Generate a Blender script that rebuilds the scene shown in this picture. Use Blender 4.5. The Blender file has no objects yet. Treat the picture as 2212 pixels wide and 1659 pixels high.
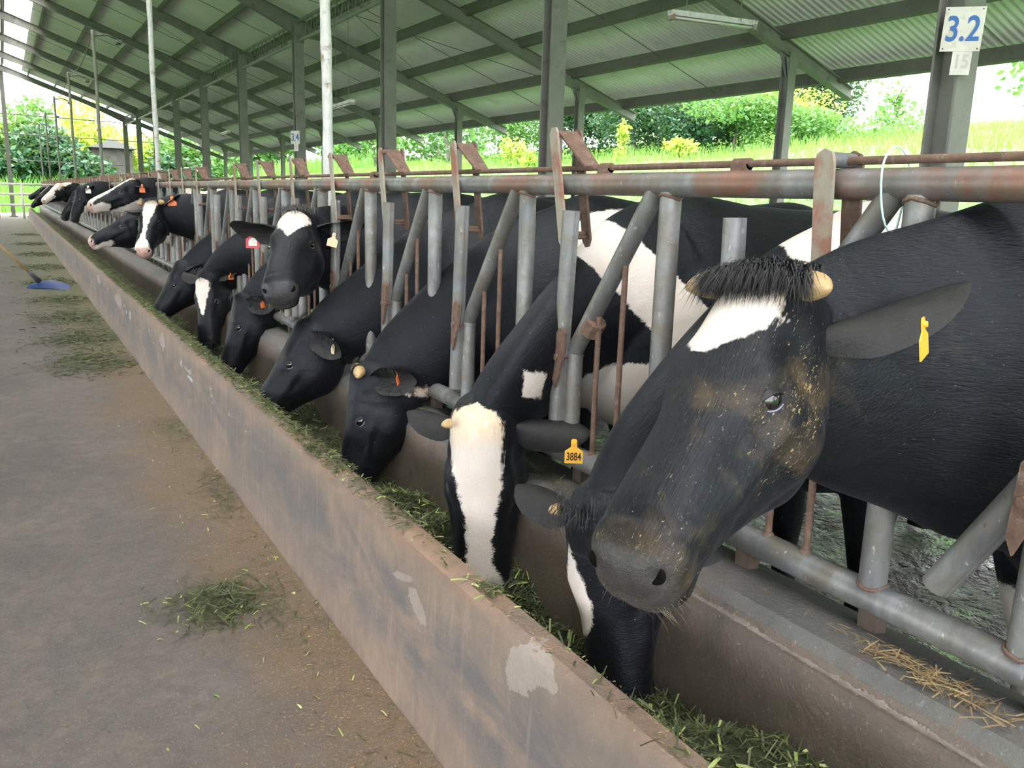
import bpy, bmesh, math, random
import numpy as np
from mathutils import Vector, Matrix
random.seed(7); RNG = np.random.default_rng(7)
S = bpy.context.scene
C = S.collection
# ---------------------------------------------------------------- camera, light, exposure
cam = bpy.data.cameras.new('camera'); camo = bpy.data.objects.new('camera', cam); C.objects.link(camo)
cam.sensor_fit = 'HORIZONTAL'; cam.sensor_width = 36.0; cam.lens = 36.0 * 1850 / 2212
cam.clip_start = 0.05; cam.clip_end = 2000
_r = Vector((0.8647325, -0.50137788, 0.02929032)); _u = Vector((0.08053978, 0.1960009, 0.97729064)); _f = Vector((0.49573284, 0.84273594, -0.20986921))
camo.matrix_world = Matrix(((_r.x, _u.x, -_f.x, 0), (_r.y, _u.y, -_f.y, 0), (_r.z, _u.z, -_f.z, 1.5), (0, 0, 0, 1)))
S.camera = camo
W = bpy.data.worlds.new('sky'); S.world = W; W.use_nodes = True
wn = W.node_tree; wn.nodes.clear()
wo = wn.nodes.new('ShaderNodeOutputWorld'); wb = wn.nodes.new('ShaderNodeBackground')
wb.inputs[0].default_value = (0.95, 0.94, 1.0, 1); wb.inputs[1].default_value = 1.6
wn.links.new(wb.outputs[0], wo.inputs[0])
sun = bpy.data.lights.new('sun', 'SUN'); sun.energy = 2.8; sun.angle = 0.05; sun.color = (1.0, 0.95, 0.88)
suno = bpy.data.objects.new('sun', sun); C.objects.link(suno); suno.rotation_euler = (math.radians(22), math.radians(-14), 0)
S.view_settings.view_transform = 'Standard'; S.view_settings.look = 'None'; S.view_settings.gamma = 1.0
S.view_settings.use_curve_mapping = False; S.view_settings.exposure = 2.25

# ---------------------------------------------------------------- mesh helpers
def link(name, me, mat=None, parent=None):
    o = bpy.data.objects.new(name, me); C.objects.link(o)
    if mat is not None and me is not None and not me.materials: me.materials.append(mat)
    if parent is not None: o.parent = parent
    return o
def tag(o, label=None, cat=None, group=None, kind=None):
    if label: o['label'] = label
    if cat: o['category'] = cat
    if group: o['group'] = group
    if kind: o['kind'] = kind
    return o
def empty(name, loc=(0, 0, 0), rz=0):
    o = bpy.data.objects.new(name, None); C.objects.link(o); o.location = loc; o.rotation_euler = (0, 0, rz)
    o.empty_display_size = 0.1
    return o
def copy_tree(o, parent=None):
    c = o.copy(); C.objects.link(c); c.parent = parent
    for ch in list(o.children): copy_tree(ch, c)
    return c
class MB:
    def __init__(s): s.v = []; s.f = []; s.n = 0; s.mi = []; s.m = 0
    def add(s, v, f):
        s.v.append(np.asarray(v, float).reshape(-1, 3)); s.f += [tuple(int(i) + s.n for i in q) for q in f]
        s.mi += [s.m] * len(f); s.n += len(s.v[-1]); return s
    def box(s, c, d, R=None, bev=0.0):
        x, y, z = (0.5 * k for k in d)
        v = np.array([(-x, -y, -z), (x, -y, -z), (x, y, -z), (-x, y, -z), (-x, -y, z), (x, -y, z), (x, y, z), (-x, y, z)])
        if R is not None: v = v @ np.asarray(R, float).T
        return s.add(v + np.asarray(c, float), [(0, 3, 2, 1), (4, 5, 6, 7), (0, 1, 5, 4), (1, 2, 6, 5), (2, 3, 7, 6), (3, 0, 4, 7)])
    def tube(s, pts, rad, seg=12, cap=True, half=None):
        P = np.asarray(pts, float); n = len(P); rad = np.broadcast_to(np.asarray(rad, float), (n,))
        T = np.gradient(P, axis=0); T /= np.linalg.norm(T, axis=1)[:, None] + 1e-12
        up = np.array((0, 0, 1.0)) if abs(T[0][2]) < 0.9 else np.array((1.0, 0, 0))
        V = []
        for i in range(n):
            a = up - T[i] * (up @ T[i]); a /= np.linalg.norm(a); up = a; b = np.cross(T[i], a)
            th = np.arange(seg) * 2 * math.pi / seg
            V.append(P[i] + rad[i] * (np.cos(th)[:, None] * a + np.sin(th)[:, None] * b))
        F = []
        for i in range(n - 1):
            for j in range(seg):
                k = (j + 1) % seg; F.append((i * seg + j, i * seg + k, (i + 1) * seg + k, (i + 1) * seg + j))
        if cap: F.append(tuple(range(seg))[::-1]); F.append(tuple((n - 1) * seg + j for j in range(seg)))
        return s.add(np.concatenate(V), F)
    def prism(s, poly, d0, d1, axes=(0, 1, 2)):
        # poly in axes[0],axes[1]; extruded along axes[2] from d0 to d1
        n = len(poly); v = np.zeros((2 * n, 3))
        for i, (a, b) in enumerate(poly):
            for k, d in ((0, d0), (1, d1)):
                v[i + k * n, axes[0]] = a; v[i + k * n, axes[1]] = b; v[i + k * n, axes[2]] = d
        F = [tuple(range(n))[::-1], tuple(range(n, 2 * n))] + [(i, (i + 1) % n, (i + 1) % n + n, i + n) for i in range(n)]
        return s.add(v, F)
    def grid(s, V):
        V = np.asarray(V, float); a, b = V.shape[:2]
        return s.add(V.reshape(-1, 3), [(i * b + j, i * b + j + 1, (i + 1) * b + j + 1, (i + 1) * b + j) for i in range(a - 1) for j in range(b - 1)])
    def mesh(s, name, smooth=False, fixn=True):
        me = bpy.data.meshes.new(name)
        v = np.concatenate(s.v) if s.v else np.zeros((0, 3))
        me.from_pydata(v.tolist(), [], s.f)
        if any(s.mi): me.polygons.foreach_set('material_index', s.mi)
        if fixn:
            bm = bmesh.new(); bm.from_mesh(me); bmesh.ops.recalc_face_normals(bm, faces=bm.faces); bm.to_mesh(me); bm.free()
        if smooth: sm(me, smooth)
        me.update(); return me
    def build(s, name, mat=None, parent=None, smooth=False, fixn=True):
        return link(name, s.mesh(name, smooth, fixn), mat, parent)
def sm(me, ang=True):
    me.polygons.foreach_set('use_smooth', [True] * len(me.polygons))
    if ang is not True: me.set_sharp_from_angle(angle=math.radians(ang))
def rotm(ax, deg):
    return np.array(Matrix.Rotation(math.radians(deg), 3, ax))
def unit(v): v = np.asarray(v, float); return v / np.linalg.norm(v)

# ---------------------------------------------------------------- materials
def newmat(name):
    m = bpy.data.materials.new(name); m.use_nodes = True; nt = m.node_tree
    return m, nt, nt.nodes['Principled BSDF']
def nd(nt, t, **kw):
    n = nt.nodes.new(t)
    for k, v in kw.items():
        if k.startswith('i_'): n.inputs[int(k[2:]) if k[2:].isdigit() else k[2:]].default_value = v
        else: setattr(n, k, v)
    return n
def mixc(nt, fac, a, b, blend='MIX'):
    m = nt.nodes.new('ShaderNodeMix'); m.data_type = 'RGBA'; m.blend_type = blend
    for sock, val in ((m.inputs[0], fac), (m.inputs[6], a), (m.inputs[7], b)):
        if hasattr(val, 'links') or hasattr(val, 'is_linked'): nt.links.new(val, sock)
        elif isinstance(val, (int, float)): sock.default_value = val
        else: sock.default_value = (*val, 1)
    return m.outputs[2]
def ramp(nt, src, p0, p1, c0=(0, 0, 0), c1=(1, 1, 1)):
    r = nt.nodes.new('ShaderNodeValToRGB'); e = r.color_ramp.elements
    e[0].position = p0; e[1].position = p1; e[0].color = (*c0, 1); e[1].color = (*c1, 1)
    nt.links.new(src, r.inputs[0]); return r.outputs[0]
def noise(nt, scale, detail=4, rough=.55, vec=None, dist=0.0):
    n = nd(nt, 'ShaderNodeTexNoise'); n.inputs['Scale'].default_value = scale; n.inputs['Detail'].default_value = detail
    n.inputs['Roughness'].default_value = rough; n.inputs['Distortion'].default_value = dist
    if vec is not None: nt.links.new(vec, n.inputs['Vector'])
    return n.outputs[0]
def objcoord(nt, scale=None, which='Object'):
    tc = nd(nt, 'ShaderNodeTexCoord'); out = tc.outputs[which]
    if scale is not None:
        mp = nd(nt, 'ShaderNodeMapping'); mp.inputs['Scale'].default_value = scale; nt.links.new(out, mp.inputs[0]); out = mp.outputs[0]
    return out
def worldcoord(nt, scale=None):
    g = nd(nt, 'ShaderNodeNewGeometry'); out = g.outputs['Position']
    if scale is not None:
        mp = nd(nt, 'ShaderNodeMapping'); mp.inputs['Scale'].default_value = scale; nt.links.new(out, mp.inputs[0]); out = mp.outputs[0]
    return out
def bump(nt, bsdf, h, strength, dist):
    b = nd(nt, 'ShaderNodeBump'); b.inputs['Strength'].default_value = strength; b.inputs['Distance'].default_value = dist
    nt.links.new(h, b.inputs['Height']); nt.links.new(b.outputs[0], bsdf.inputs['Normal'])
def mth(nt, op, a, b=None, clamp=False):
    m = nd(nt, 'ShaderNodeMath', operation=op); m.use_clamp = clamp
    for i, v in enumerate((a, b)):
        if v is None: continue
        if hasattr(v, 'is_linked'): nt.links.new(v, m.inputs[i])
        else: m.inputs[i].default_value = v
    return m.outputs[0]
def mottled(name, c0, c1, scale, rough=.8, c2=None, s2=None, bmp=.3, bd=.01, metal=0., world=True, vs=None, lo=.35, hi=.65, lo2=.55, hi2=.7):
    m, nt, b = newmat(name)
    v = worldcoord(nt, vs) if world else objcoord(nt, vs)
    n1 = noise(nt, scale, 6, .6, v)
    col = mixc(nt, ramp(nt, n1, lo, hi), c0, c1)
    if c2 is not None:
        n2 = noise(nt, s2, 5, .65, v, .4); col = mixc(nt, ramp(nt, n2, lo2, hi2), col, c2)
    nt.links.new(col, b.inputs['Base Color']); b.inputs['Roughness'].default_value = rough; b.inputs['Metallic'].default_value = metal
    if bmp: bump(nt, b, noise(nt, scale * 6, 5, .6, v), bmp, bd)
    return m
def plain(name, c, rough=.6, metal=0., spec=.5):
    m, nt, b = newmat(name); b.inputs['Base Color'].default_value = (*c, 1); b.inputs['Roughness'].default_value = rough
    b.inputs['Metallic'].default_value = metal; b.inputs['Specular IOR Level'].default_value = spec; return m
M = {}
# ---------------------------------------------------------------- surface materials
def concrete(name, c0, c1, c2, spot=None, s=1.0, rough=.85, green=None):
    m, nt, b = newmat(name); v = worldcoord(nt)
    n1 = noise(nt, 1.6 * s, 7, .62, v, .3); col = mixc(nt, ramp(nt, n1, .36, .66), c0, c1)
    n2 = noise(nt, 4.5 * s, 6, .7, v, .8); col = mixc(nt, ramp(nt, n2, .56, .70), col, c2)
    if spot:
        n3 = noise(nt, 3.1 * s, 6, .72, worldcoord(nt, (1, .55, 1.7)), .5); col = mixc(nt, ramp(nt, n3, .655, .67), col, spot)
    fine = noise(nt, 90, 5, .7, v); col = mixc(nt, ramp(nt, fine, .60, .74), col, tuple(min(1, k * 1.9 + .03) for k in c1))
    if green:
        n4 = noise(nt, 2.2, 6, .7, v, .6); col = mixc(nt, ramp(nt, n4, .42, .66), col, green)
    nt.links.new(col, b.inputs['Base Color']); b.inputs['Roughness'].default_value = rough
    bump(nt, b, mth(nt, 'ADD', fine, mth(nt, 'MULTIPLY', n2, 1.5)), .45, .012)
    return m
def alley():
    m, nt, b = newmat('feed_alley_concrete'); v = worldcoord(nt); sx = nd(nt, 'ShaderNodeSeparateXYZ'); nt.links.new(v, sx.inputs[0]); X, Y = sx.outputs[0], sx.outputs[1]
    n1 = noise(nt, 1.1, 7, .62, v, .4); col = mixc(nt, ramp(nt, n1, .36, .66), (.100, .084, .080), (.158, .134, .122))
    n2 = noise(nt, 3.4, 6, .7, worldcoord(nt, (1.2, .8, 1)), .8); col = mixc(nt, mth(nt, 'MULTIPLY', ramp(nt, n2, .50, .70), .7), col, (.085, .079, .082))
    nm = noise(nt, 16, 8, .78, v, .5); col = mixc(nt, mth(nt, 'MULTIPLY', ramp(nt, nm, .42, .60), .6), col, (.084, .072, .069)); nm2 = noise(nt, 5, 8, .75, v, .8); col = mixc(nt, mth(nt, 'MULTIPLY', ramp(nt, nm2, .50, .66), .5), col, (.185, .148, .118))
    fine = noise(nt, 110, 5, .7, v); col = mixc(nt, ramp(nt, fine, .56, .70), col, (.235, .205, .18))
    w = noise(nt, 1.3, 6, .65, v, .3)                       # brown meal dust lying against the wall
    d = mth(nt, 'ADD', mth(nt, 'SUBTRACT', X, .40), mth(nt, 'MULTIPLY', mth(nt, 'SUBTRACT', w, .5), 1.1))
    dust = mth(nt, 'MULTIPLY', ramp(nt, mth(nt, 'MULTIPLY', d, 2.2), .0, .65), ramp(nt, mth(nt, 'ADD', mth(nt, 'MULTIPLY', fine, .7), mth(nt, 'MULTIPLY', noise(nt, 14, 6, .75, v, .3), .4)), .42, .60))
    col = mixc(nt, dust, col, mixc(nt, ramp(nt, fine, .55, .72), (.150, .100, .058), (.31, .215, .115)))
    g = mth(nt, 'ADD', mth(nt, 'MULTIPLY', mth(nt, 'SUBTRACT', Y, 6.0), .12), mth(nt, 'ADD', mth(nt, 'SUBTRACT', X, .9), mth(nt, 'MULTIPLY', mth(nt, 'SUBTRACT', noise(nt, .9, 6, .7, worldcoord(nt, (.7, 1.6, 1)), .5), .45), 2.6)))
    gg = mth(nt, 'MULTIPLY', ramp(nt, g, .05, .75), ramp(nt, mth(nt, 'ADD', X, .6), .0, .8))
    col = mixc(nt, mth(nt, 'MULTIPLY', gg, .8), col, mixc(nt, ramp(nt, noise(nt, 30, 4, .7, v), .4, .6), (.060, .072, .030), (.12, .125, .06)))
    nt.links.new(col, b.inputs['Base Color']); b.inputs['Roughness'].default_value = .8
    bump(nt, b, mth(nt, 'ADD', mth(nt, 'ADD', fine, nm), mth(nt, 'MULTIPLY', n2, 1.5)), .5, .010); return m
M['floor'] = alley()
def trough_mat():
    m, nt, b = newmat('stained_trough_concrete'); v = worldcoord(nt); sx = nd(nt, 'ShaderNodeSeparateXYZ'); nt.links.new(v, sx.inputs[0]); Y, Z = sx.outputs[1], sx.outputs[2]
    n1 = noise(nt, 1.5, 7, .62, v, .3); col = mixc(nt, ramp(nt, n1, .36, .66), (.185, .150, .122), (.285, .210, .155)); nm = noise(nt, 13, 8, .75, worldcoord(nt, (1, 1, .6)), .4); col = mixc(nt, mth(nt, 'MULTIPLY', ramp(nt, nm, .40, .62), .55), col, (.150, .125, .108))
    n2 = noise(nt, 2.2, 7, .68, worldcoord(nt, (1, .8, 2.4)), .7); band = mth(nt, 'MULTIPLY', ramp(nt, Z, .06, .22), ramp(nt, mth(nt, 'SUBTRACT', .52, Z), .0, .14))
    col = mixc(nt, mth(nt, 'MULTIPLY', mth(nt, 'MULTIPLY', ramp(nt, n2, .38, .60), band), .85), col, (.112, .110, .113))
    strk = noise(nt, 1.0, 5, .6, worldcoord(nt, (20, 34, 3)), .2); col = mixc(nt, mth(nt, 'MULTIPLY', ramp(nt, strk, .55, .75), .5), col, (.32, .25, .20))
    edge = ramp(nt, mth(nt, 'ADD', Z, mth(nt, 'MULTIPLY', mth(nt, 'SUBTRACT', n1, .5), .1)), .50, .535); col = mixc(nt, mth(nt, 'MULTIPLY', edge, .75), col, mixc(nt, ramp(nt, n2, .4, .6), (.27, .165, .115), (.15, .12, .10)))
    nz = noise(nt, 9, 7, .72, v, .3); nz2 = noise(nt, 30, 5, .7, v)
    def spots(lst, c, c2):
        nonlocal col
        for (y0, z0, w, h, sk) in lst:
            dy = mth(nt, 'DIVIDE', mth(nt, 'SUBTRACT', Y, y0), w); dz = mth(nt, 'DIVIDE', mth(nt, 'SUBTRACT', mth(nt, 'SUBTRACT', Z, z0), mth(nt, 'MULTIPLY', mth(nt, 'SUBTRACT', Y, y0), sk)), h)
            dd = mth(nt, 'SQRT', mth(nt, 'ADD', mth(nt, 'MULTIPLY', dy, dy), mth(nt, 'MULTIPLY', dz, dz))); dd = mth(nt, 'ADD', dd, mth(nt, 'MULTIPLY', mth(nt, 'SUBTRACT', nz, .5), 2.6))
            col = mixc(nt, ramp(nt, dd, .93, 1.0, (1, 1, 1), (0, 0, 0)), col, mixc(nt, nz2, c, c2))
    spots([(2.04, .375, .055, .035, .25), (2.16, .415, .07, .012, -.25), (1.48, .48, .07, .05, -.2), (1.40, .51, .05, .03, 0), (6.6, .42, .12, .06, 0), (9.4, .40, .3, .07, 0), (11.5, .42, .25, .05, 0)], (.24, .20, .17), (.34, .295, .27))
    wl = noise(nt, 3.3, 8, .78, worldcoord(nt, (1, .8, 1.5)), .6)
    reg = mth(nt, 'MULTIPLY', mth(nt, 'MULTIPLY', ramp(nt, mth(nt, 'MULTIPLY', Y, .1), .30, .40), ramp(nt, mth(nt, 'SUBTRACT', 1.6, mth(nt, 'MULTIPLY', Y, .1)), .0, .5)), mth(nt, 'MULTIPLY', ramp(nt, Z, .20, .34), ramp(nt, mth(nt, 'SUBTRACT', .53, Z), .02, .10)))
    col = mixc(nt, ramp(nt, mth(nt, 'MULTIPLY', wl, reg), .585, .61), col, mixc(nt, nz2, (.36, .36, .38), (.60, .60, .63)))
    fine = noise(nt, 100, 5, .7, v); col = mixc(nt, ramp(nt, fine, .62, .74), col, (.42, .31, .22))
    nt.links.new(col, b.inputs['Base Color']); b.inputs['Roughness'].default_value = .82; bump(nt, b, mth(nt, 'ADD', fine, mth(nt, 'MULTIPLY', nz, 1.5)), .4, .010); return m
M['trough'] = trough_mat()
M['trough_in'] = concrete('damp_trough_concrete', (.105, .085, .070), (.165, .130, .105), (.075, .068, .062), s=1.3, rough=.6)
M['trough_top'] = concrete('worn_trough_lip', (.078, .078, .077), (.125, .122, .115), (.150, .100, .074), s=1.6, rough=.65)
M['plaster'] = mottled('bare_grey_plaster', (.16, .13, .11), (.25, .205, .18), 25, .9, bmp=.6, bd=.01)
M['mud'] = None
def mud():
    m, nt, b = newmat('wet_cow_mud'); v = worldcoord(nt); n1 = noise(nt, 5, 6, .65, v, .6)
    nt.links.new(mixc(nt, ramp(nt, n1, .4, .6), (.016, .014, .011), (.050, .042, .033)), b.inputs['Base Color'])
    nt.links.new(ramp(nt, n1, .42, .56, (.04, .04, .04), (.5, .5, .5)), b.inputs['Roughness'])
    bump(nt, b, mth(nt, 'ADD', n1, mth(nt, 'MULTIPLY', noise(nt, 26, 4, .6, v), .6)), .9, .05); return m
M['mud'] = mud()
def galv(name, rust=.0):
    m, nt, b = newmat(name); v = worldcoord(nt); n1 = noise(nt, 5, 6, .65, worldcoord(nt, (1.6, 1.6, .5)), .5); col = mixc(nt, ramp(nt, n1, .34, .62), (.105, .112, .124), (.265, .275, .285))
    n2 = noise(nt, 11, 6, .7, v, .8); col = mixc(nt, mth(nt, 'MULTIPLY', ramp(nt, n2, .44, .66), .8), col, (.165, .145, .108)); n6 = noise(nt, 2.6, 6, .7, v, .6); col = mixc(nt, mth(nt, 'MULTIPLY', ramp(nt, n6, .45, .66), .6), col, (.125, .105, .085))
    n3 = noise(nt, 42, 4, .7, v); col = mixc(nt, ramp(nt, n3, .64, .74), col, (.11, .075, .05))
    n5 = noise(nt, 70, 3, .6, worldcoord(nt, (1, 1, .4))); col = mixc(nt, ramp(nt, n5, .66, .72), col, (.38, .38, .365))
    if rust:
        n4 = noise(nt, 3.0, 6, .68, v, .5); col = mixc(nt, mth(nt, 'MULTIPLY', ramp(nt, n4, .44, .60), rust), col, mixc(nt, ramp(nt, n2, .4, .6), (.27, .085, .04), (.20, .115, .075)))
    nt.links.new(col, b.inputs['Base Color']); b.inputs['Metallic'].default_value = .35; nt.links.new(mth(nt, 'ADD', mth(nt, 'MULTIPLY', n2, .3), .33), b.inputs['Roughness'])
    bump(nt, b, mth(nt, 'ADD', n3, n2), .25, .003); return m
M['galv'] = galv('galvanised_pipe')
M['galv_rust'] = galv('rust_streaked_rail', .8)
M['rust'] = mottled('rusty_iron', (.105, .062, .046), (.165, .100, .075), 30, .85, (.21, .165, .135), 45, bmp=.6, bd=.004, lo2=.55, hi2=.72)
M['rust_dark'] = mottled('dark_wet_rust', (.05, .035, .025), (.09, .065, .05), 18, .7, bmp=.4, bd=.004)
M['rust_plate'] = mottled('worn_rusty_plate', (.26, .235, .19), (.31, .28, .235), 14, .75, (.24, .12, .085), 7, bmp=.3, bd=.003, lo2=.48, hi2=.62)
M['steel'] = mottled('grey_green_painted_steel', (.165, .165, .148), (.205, .203, .185), 3, .6, (.125, .115, .10), 5, bmp=.1, bd=.003)
M['steel_dark'] = mottled('dusty_painted_steel', (.115, .118, .098), (.150, .152, .128), 3, .65, (.10, .095, .08), 6, bmp=.1, bd=.003)
M['sheet'] = mottled('corrugated_zinc_sheet', (.76, .745, .735), (.82, .805, .795), .8, .5, (.68, .66, .64), 1.6, metal=.0, bmp=.0)
M['skylight'] = plain('pale_translucent_sheet', (.85, .85, .82), .5)
_b = M['skylight'].node_tree.nodes['Principled BSDF']; _b.inputs['Transmission Weight'].default_value = .75; _b.inputs['Roughness'].default_value = .9
M['pole'] = mottled('flaking_white_pole', (.46, .46, .47), (.58, .58, .58), 20, .6, (.24, .17, .13), 14, bmp=.3, bd=.004, lo2=.56, hi2=.68)

# ---------------------------------------------------------------- floor and trough
# feed alley floor
mb = MB(); xs = np.linspace(-9, .93, 60); ys = np.linspace(-6, 62, 160)
G = np.zeros((60, 160, 3)); G[..., 0] = xs[:, None]; G[..., 1] = ys[None]; mb.grid(G)
mb.box((-4.0, 28, -.06), (9.9, 68, .1))
tag(mb.build('floor', M['floor']), kind='structure')
# front wall: outer face, rounded top, inner face (runs to y=44)
T = empty('feed_trough', (1.1, 0, 0)); tag(T, 'long concrete feed trough with worn lips running the length of the shed', 'trough')
def strip(poly, y0, y1, ny, name, mat, jit=.0, freq=1.0, closed=True):
    P = np.array(poly); ys = np.concatenate([np.linspace(y0, 8, int(ny * .6)), np.linspace(8, y1, int(ny * .4))[1:]])
    G = np.zeros((len(ys), len(P), 3)); G[..., 0] = P[None, :, 0] - 1.1; G[..., 2] = P[None, :, 1]; G[..., 1] = ys[:, None]
    if jit:
        for (f, a) in ((.9, 1.), (2.7, .6), (7.1, .35), (17, .25)):
            for c in range(len(P)):
                G[:, c, 0] += jit * a * np.sin(f * freq * ys + 1.7 * c + f); G[:, c, 2] += jit * a * .7 * np.sin(f * freq * 1.13 * ys + 2.9 * c + 2 * f)
    o = MB().grid(G).build(name, mat, T, 40, fixn=False); return o
fw = [(.900, -.02), (.905, .12), (.911, .30), (.915, .46), (.918, .512), (.926, .535), (.942, .546), (.965, .549), (.985, .547), (.998, .541), (1.004, .528), (1.006, .48), (1.012, .30), (1.03, .12), (1.06, .08)]
strip(fw, -3, 45, 500, 'front_wall', M['trough'], .0022)
bd_ = [(1.02, .10), (1.08, .07), (1.2, .06), (1.3, .075), (1.36, .12)]
strip(bd_, -3, 45, 160, 'trough_bed', M['trough_in'])
rw = [(1.32, .08), (1.345, .16), (1.358, .35), (1.366, .52), (1.372, .572), (1.383, .600), (1.405, .622), (1.44, .630), (1.50, .634), (1.56, .630), (1.585, .615), (1.59, .55), (1.59, .05)]
strip(rw[:6], -3, 45, 420, 'rear_wall', M['trough_in'], .003)
strip(rw[4:], -3, 45, 420, 'rear_lip', M['trough_top'], .003)
# chipped bare edge where the lip has broken away
def chip(y0, y1, seed, amp, xz0, name='chipped_edge', mat='plaster', n=240, thick=.006, parent=T, face='rear'):
    r = np.random.default_rng(seed); ys = np.linspace(y0, y1, n); mb = MB()
    up_ = np.abs(np.cumsum(r.normal(0, .35, n))) * r.uniform(.35, 1.3, n); up_ = .004 + amp * (up_ / up_.max()) * np.sin(np.linspace(.05, 3.09, n)) ** .6
    dn = .003 + amp * .5 * r.random(n) * np.sin(np.linspace(.05, 3.09, n)); G = np.zeros((n, 4, 3))
    for i, (off, ou) in enumerate(((1, 0), (.5, thick), (-.4, thick), (-1, 0))):
        k = up_ * max(off, 0) + dn * min(off, 0)
        if face == 'rear': G[:, i, 0] = xz0[0] + np.where(k > 0, k * .45, 0) - ou - 1.1; G[:, i, 2] = xz0[1] + k * .95 + (ou * .5)
        else: G[:, i, 0] = xz0[0] - ou - 1.1; G[:, i, 2] = xz0[1] + k
        G[:, i, 1] = ys
    mb.grid(G).build(name, M[mat], parent, 50)
chip(.55, 1.45, 3, .014, (1.372, .575), thick=.003); chip(1.05, 1.62, 9, .006, (1.373, .574), thick=.002); chip(1.9, 2.5, 4, .008, (1.372, .572), thick=.002)
# ---------------------------------------------------------------- cow-side ground
mb = MB(); nx, ny = 90, 220; xs = np.linspace(1.59, 11.2, nx); ys = np.concatenate([np.linspace(-4, 8, 150), np.linspace(8, 62, 71)[1:]])
G = np.zeros((nx, ny, 3)); X, Y = np.meshgrid(xs, ys, indexing='ij'); G[..., 0] = X; G[..., 1] = Y
G[..., 2] = .10 + .018 * np.sin(5.1 * X + 2 * np.sin(3.3 * Y)) * np.sin(4.3 * Y + X) + .012 * np.sin(13 * X + 3 * np.sin(7 * Y)) * np.sin(11 * Y)
tag(mb.grid(G).build('floor', M['mud'], None, True, False), kind='structure')

# ---------------------------------------------------------------- feed barrier of self-locking yokes
SP, A0 = .7185, 1.046; XR = 1.5; ZT, ZB = 1.552, .712
B = empty('feed_barrier', (XR, 0, .63)); tag(B, 'galvanised pipe feed barrier with rusty head locks along the trough', 'feed barrier')
def bput(mb, name, mat, smooth=40, dz=.63):
    mb.v = [v - np.array((XR, 0, .63)) for v in mb.v]; return mb.build(name, mat, B, smooth)
def tb(p, r, seg=16): return MB().tube(p, r, seg)
yl = np.linspace(-1.2, 44.6, 120)
bput(tb(np.stack([0*yl+XR, yl, 0*yl+ZT], 1), .0315, 20), 'top_rail', M['galv_rust'])
bput(tb(np.stack([0*yl+XR, yl, 0*yl+ZB], 1), .034, 20), 'bottom_rail', M['galv'])
bput(tb(np.stack([0*yl+XR+.012, yl, 0*yl+ZT+.047], 1), .0085, 10), 'release_rod', M['rust'])
KMIN, KMAX = -2, 59
def proto(k):
    ya = A0 + SP * k; yb = ya + .405; out = []
    out.append(bput(tb([(XR, ya, ZB + .02), (XR, ya, ZT - .02)], .0285, 18), 'post', M['galv']))
    dpts = [(XR, ya + .058, ZT - .015), (XR, yb + .008, 1.035)]
    out.append(bput(tb(dpts, .0265, 18), 'diagonal_bar', M['galv']))
    for yy, zz, ex in ((ya, ZB + .033, 0), (ya, ZT - .036, 0), (yb + .002, ZB + .033, 0)):
        q = np.linspace(0, 2 * math.pi, 19)[:-1]; jj = RNG.uniform(-.004, .004, 18); out.append(bput(MB().tube(np.stack([XR + .029 * np.cos(q), yy + .029 * np.sin(q), zz - .007 * np.abs(np.cos(q)) * (1 if zz < 1 else -1) + jj], 1), .0045, 6, cap=False), 'weld', M['rust'], True))
    out.append(bput(MB().tube([(XR, yb, 1.052), (XR, yb + .002, ZB + .02)], .0265, 18).tube([(XR, yb, 1.03), (XR, yb, 1.038)], .0285, 18), 'lower_post', M['galv']))
    for dy, zt in ((.175, 1.33), (.288, 1.17)):
        out.append(bput(MB().tube([(XR, ya + dy, ZB + .02), (XR + .002, ya + dy + .004, (ZB + zt) / 2), (XR, ya + dy - .002, zt)], .0085, 10).tube([(XR, ya + dy, ZB + .028), (XR, ya + dy, ZB + .04)], [.017, .010], 10), 'rod', M['rust']))
    return out
parts0 = proto(KMIN)
def lockbar(k, ang):
    # vertical half-pipe pivoted beside the lower post; ang tips its head along the rail
    yb = A0 + SP * k + .405; mb = MB()
    mb.tube([(0, 0, .775), (0, 0, 1.0), (0, 0, 1.25), (0, 0, 1.475)], .0262, 18); mb.box((.004, -.0262, 1.125), (.014, .006, .70))
    R = rotm('X', ang); c = np.array((0, 0, 1.03))
    mb.v = [(v - c) @ R.T + c + np.array((XR - .030, yb + .032, 0)) for v in mb.v]
    o = bput(mb, 'lock_bar', M['galv'], 35)
    pb = MB().prism([(-.045, .075), (-.012, .088), (.012, .06), (.018, -.075), (.004, -.105), (-.032, -.012)], -.004, .004, (1, 2, 0))
    pb.v = [v + np.array((XR - .058, yb + .012, 1.035)) for v in pb.v]
    pb.tube([(XR - .068, yb + .01, 1.03), (XR + .02, yb + .01, 1.03)], .010, 10)
    bput(pb, 'pivot_plate', M['rust'], False)
    return o
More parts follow.
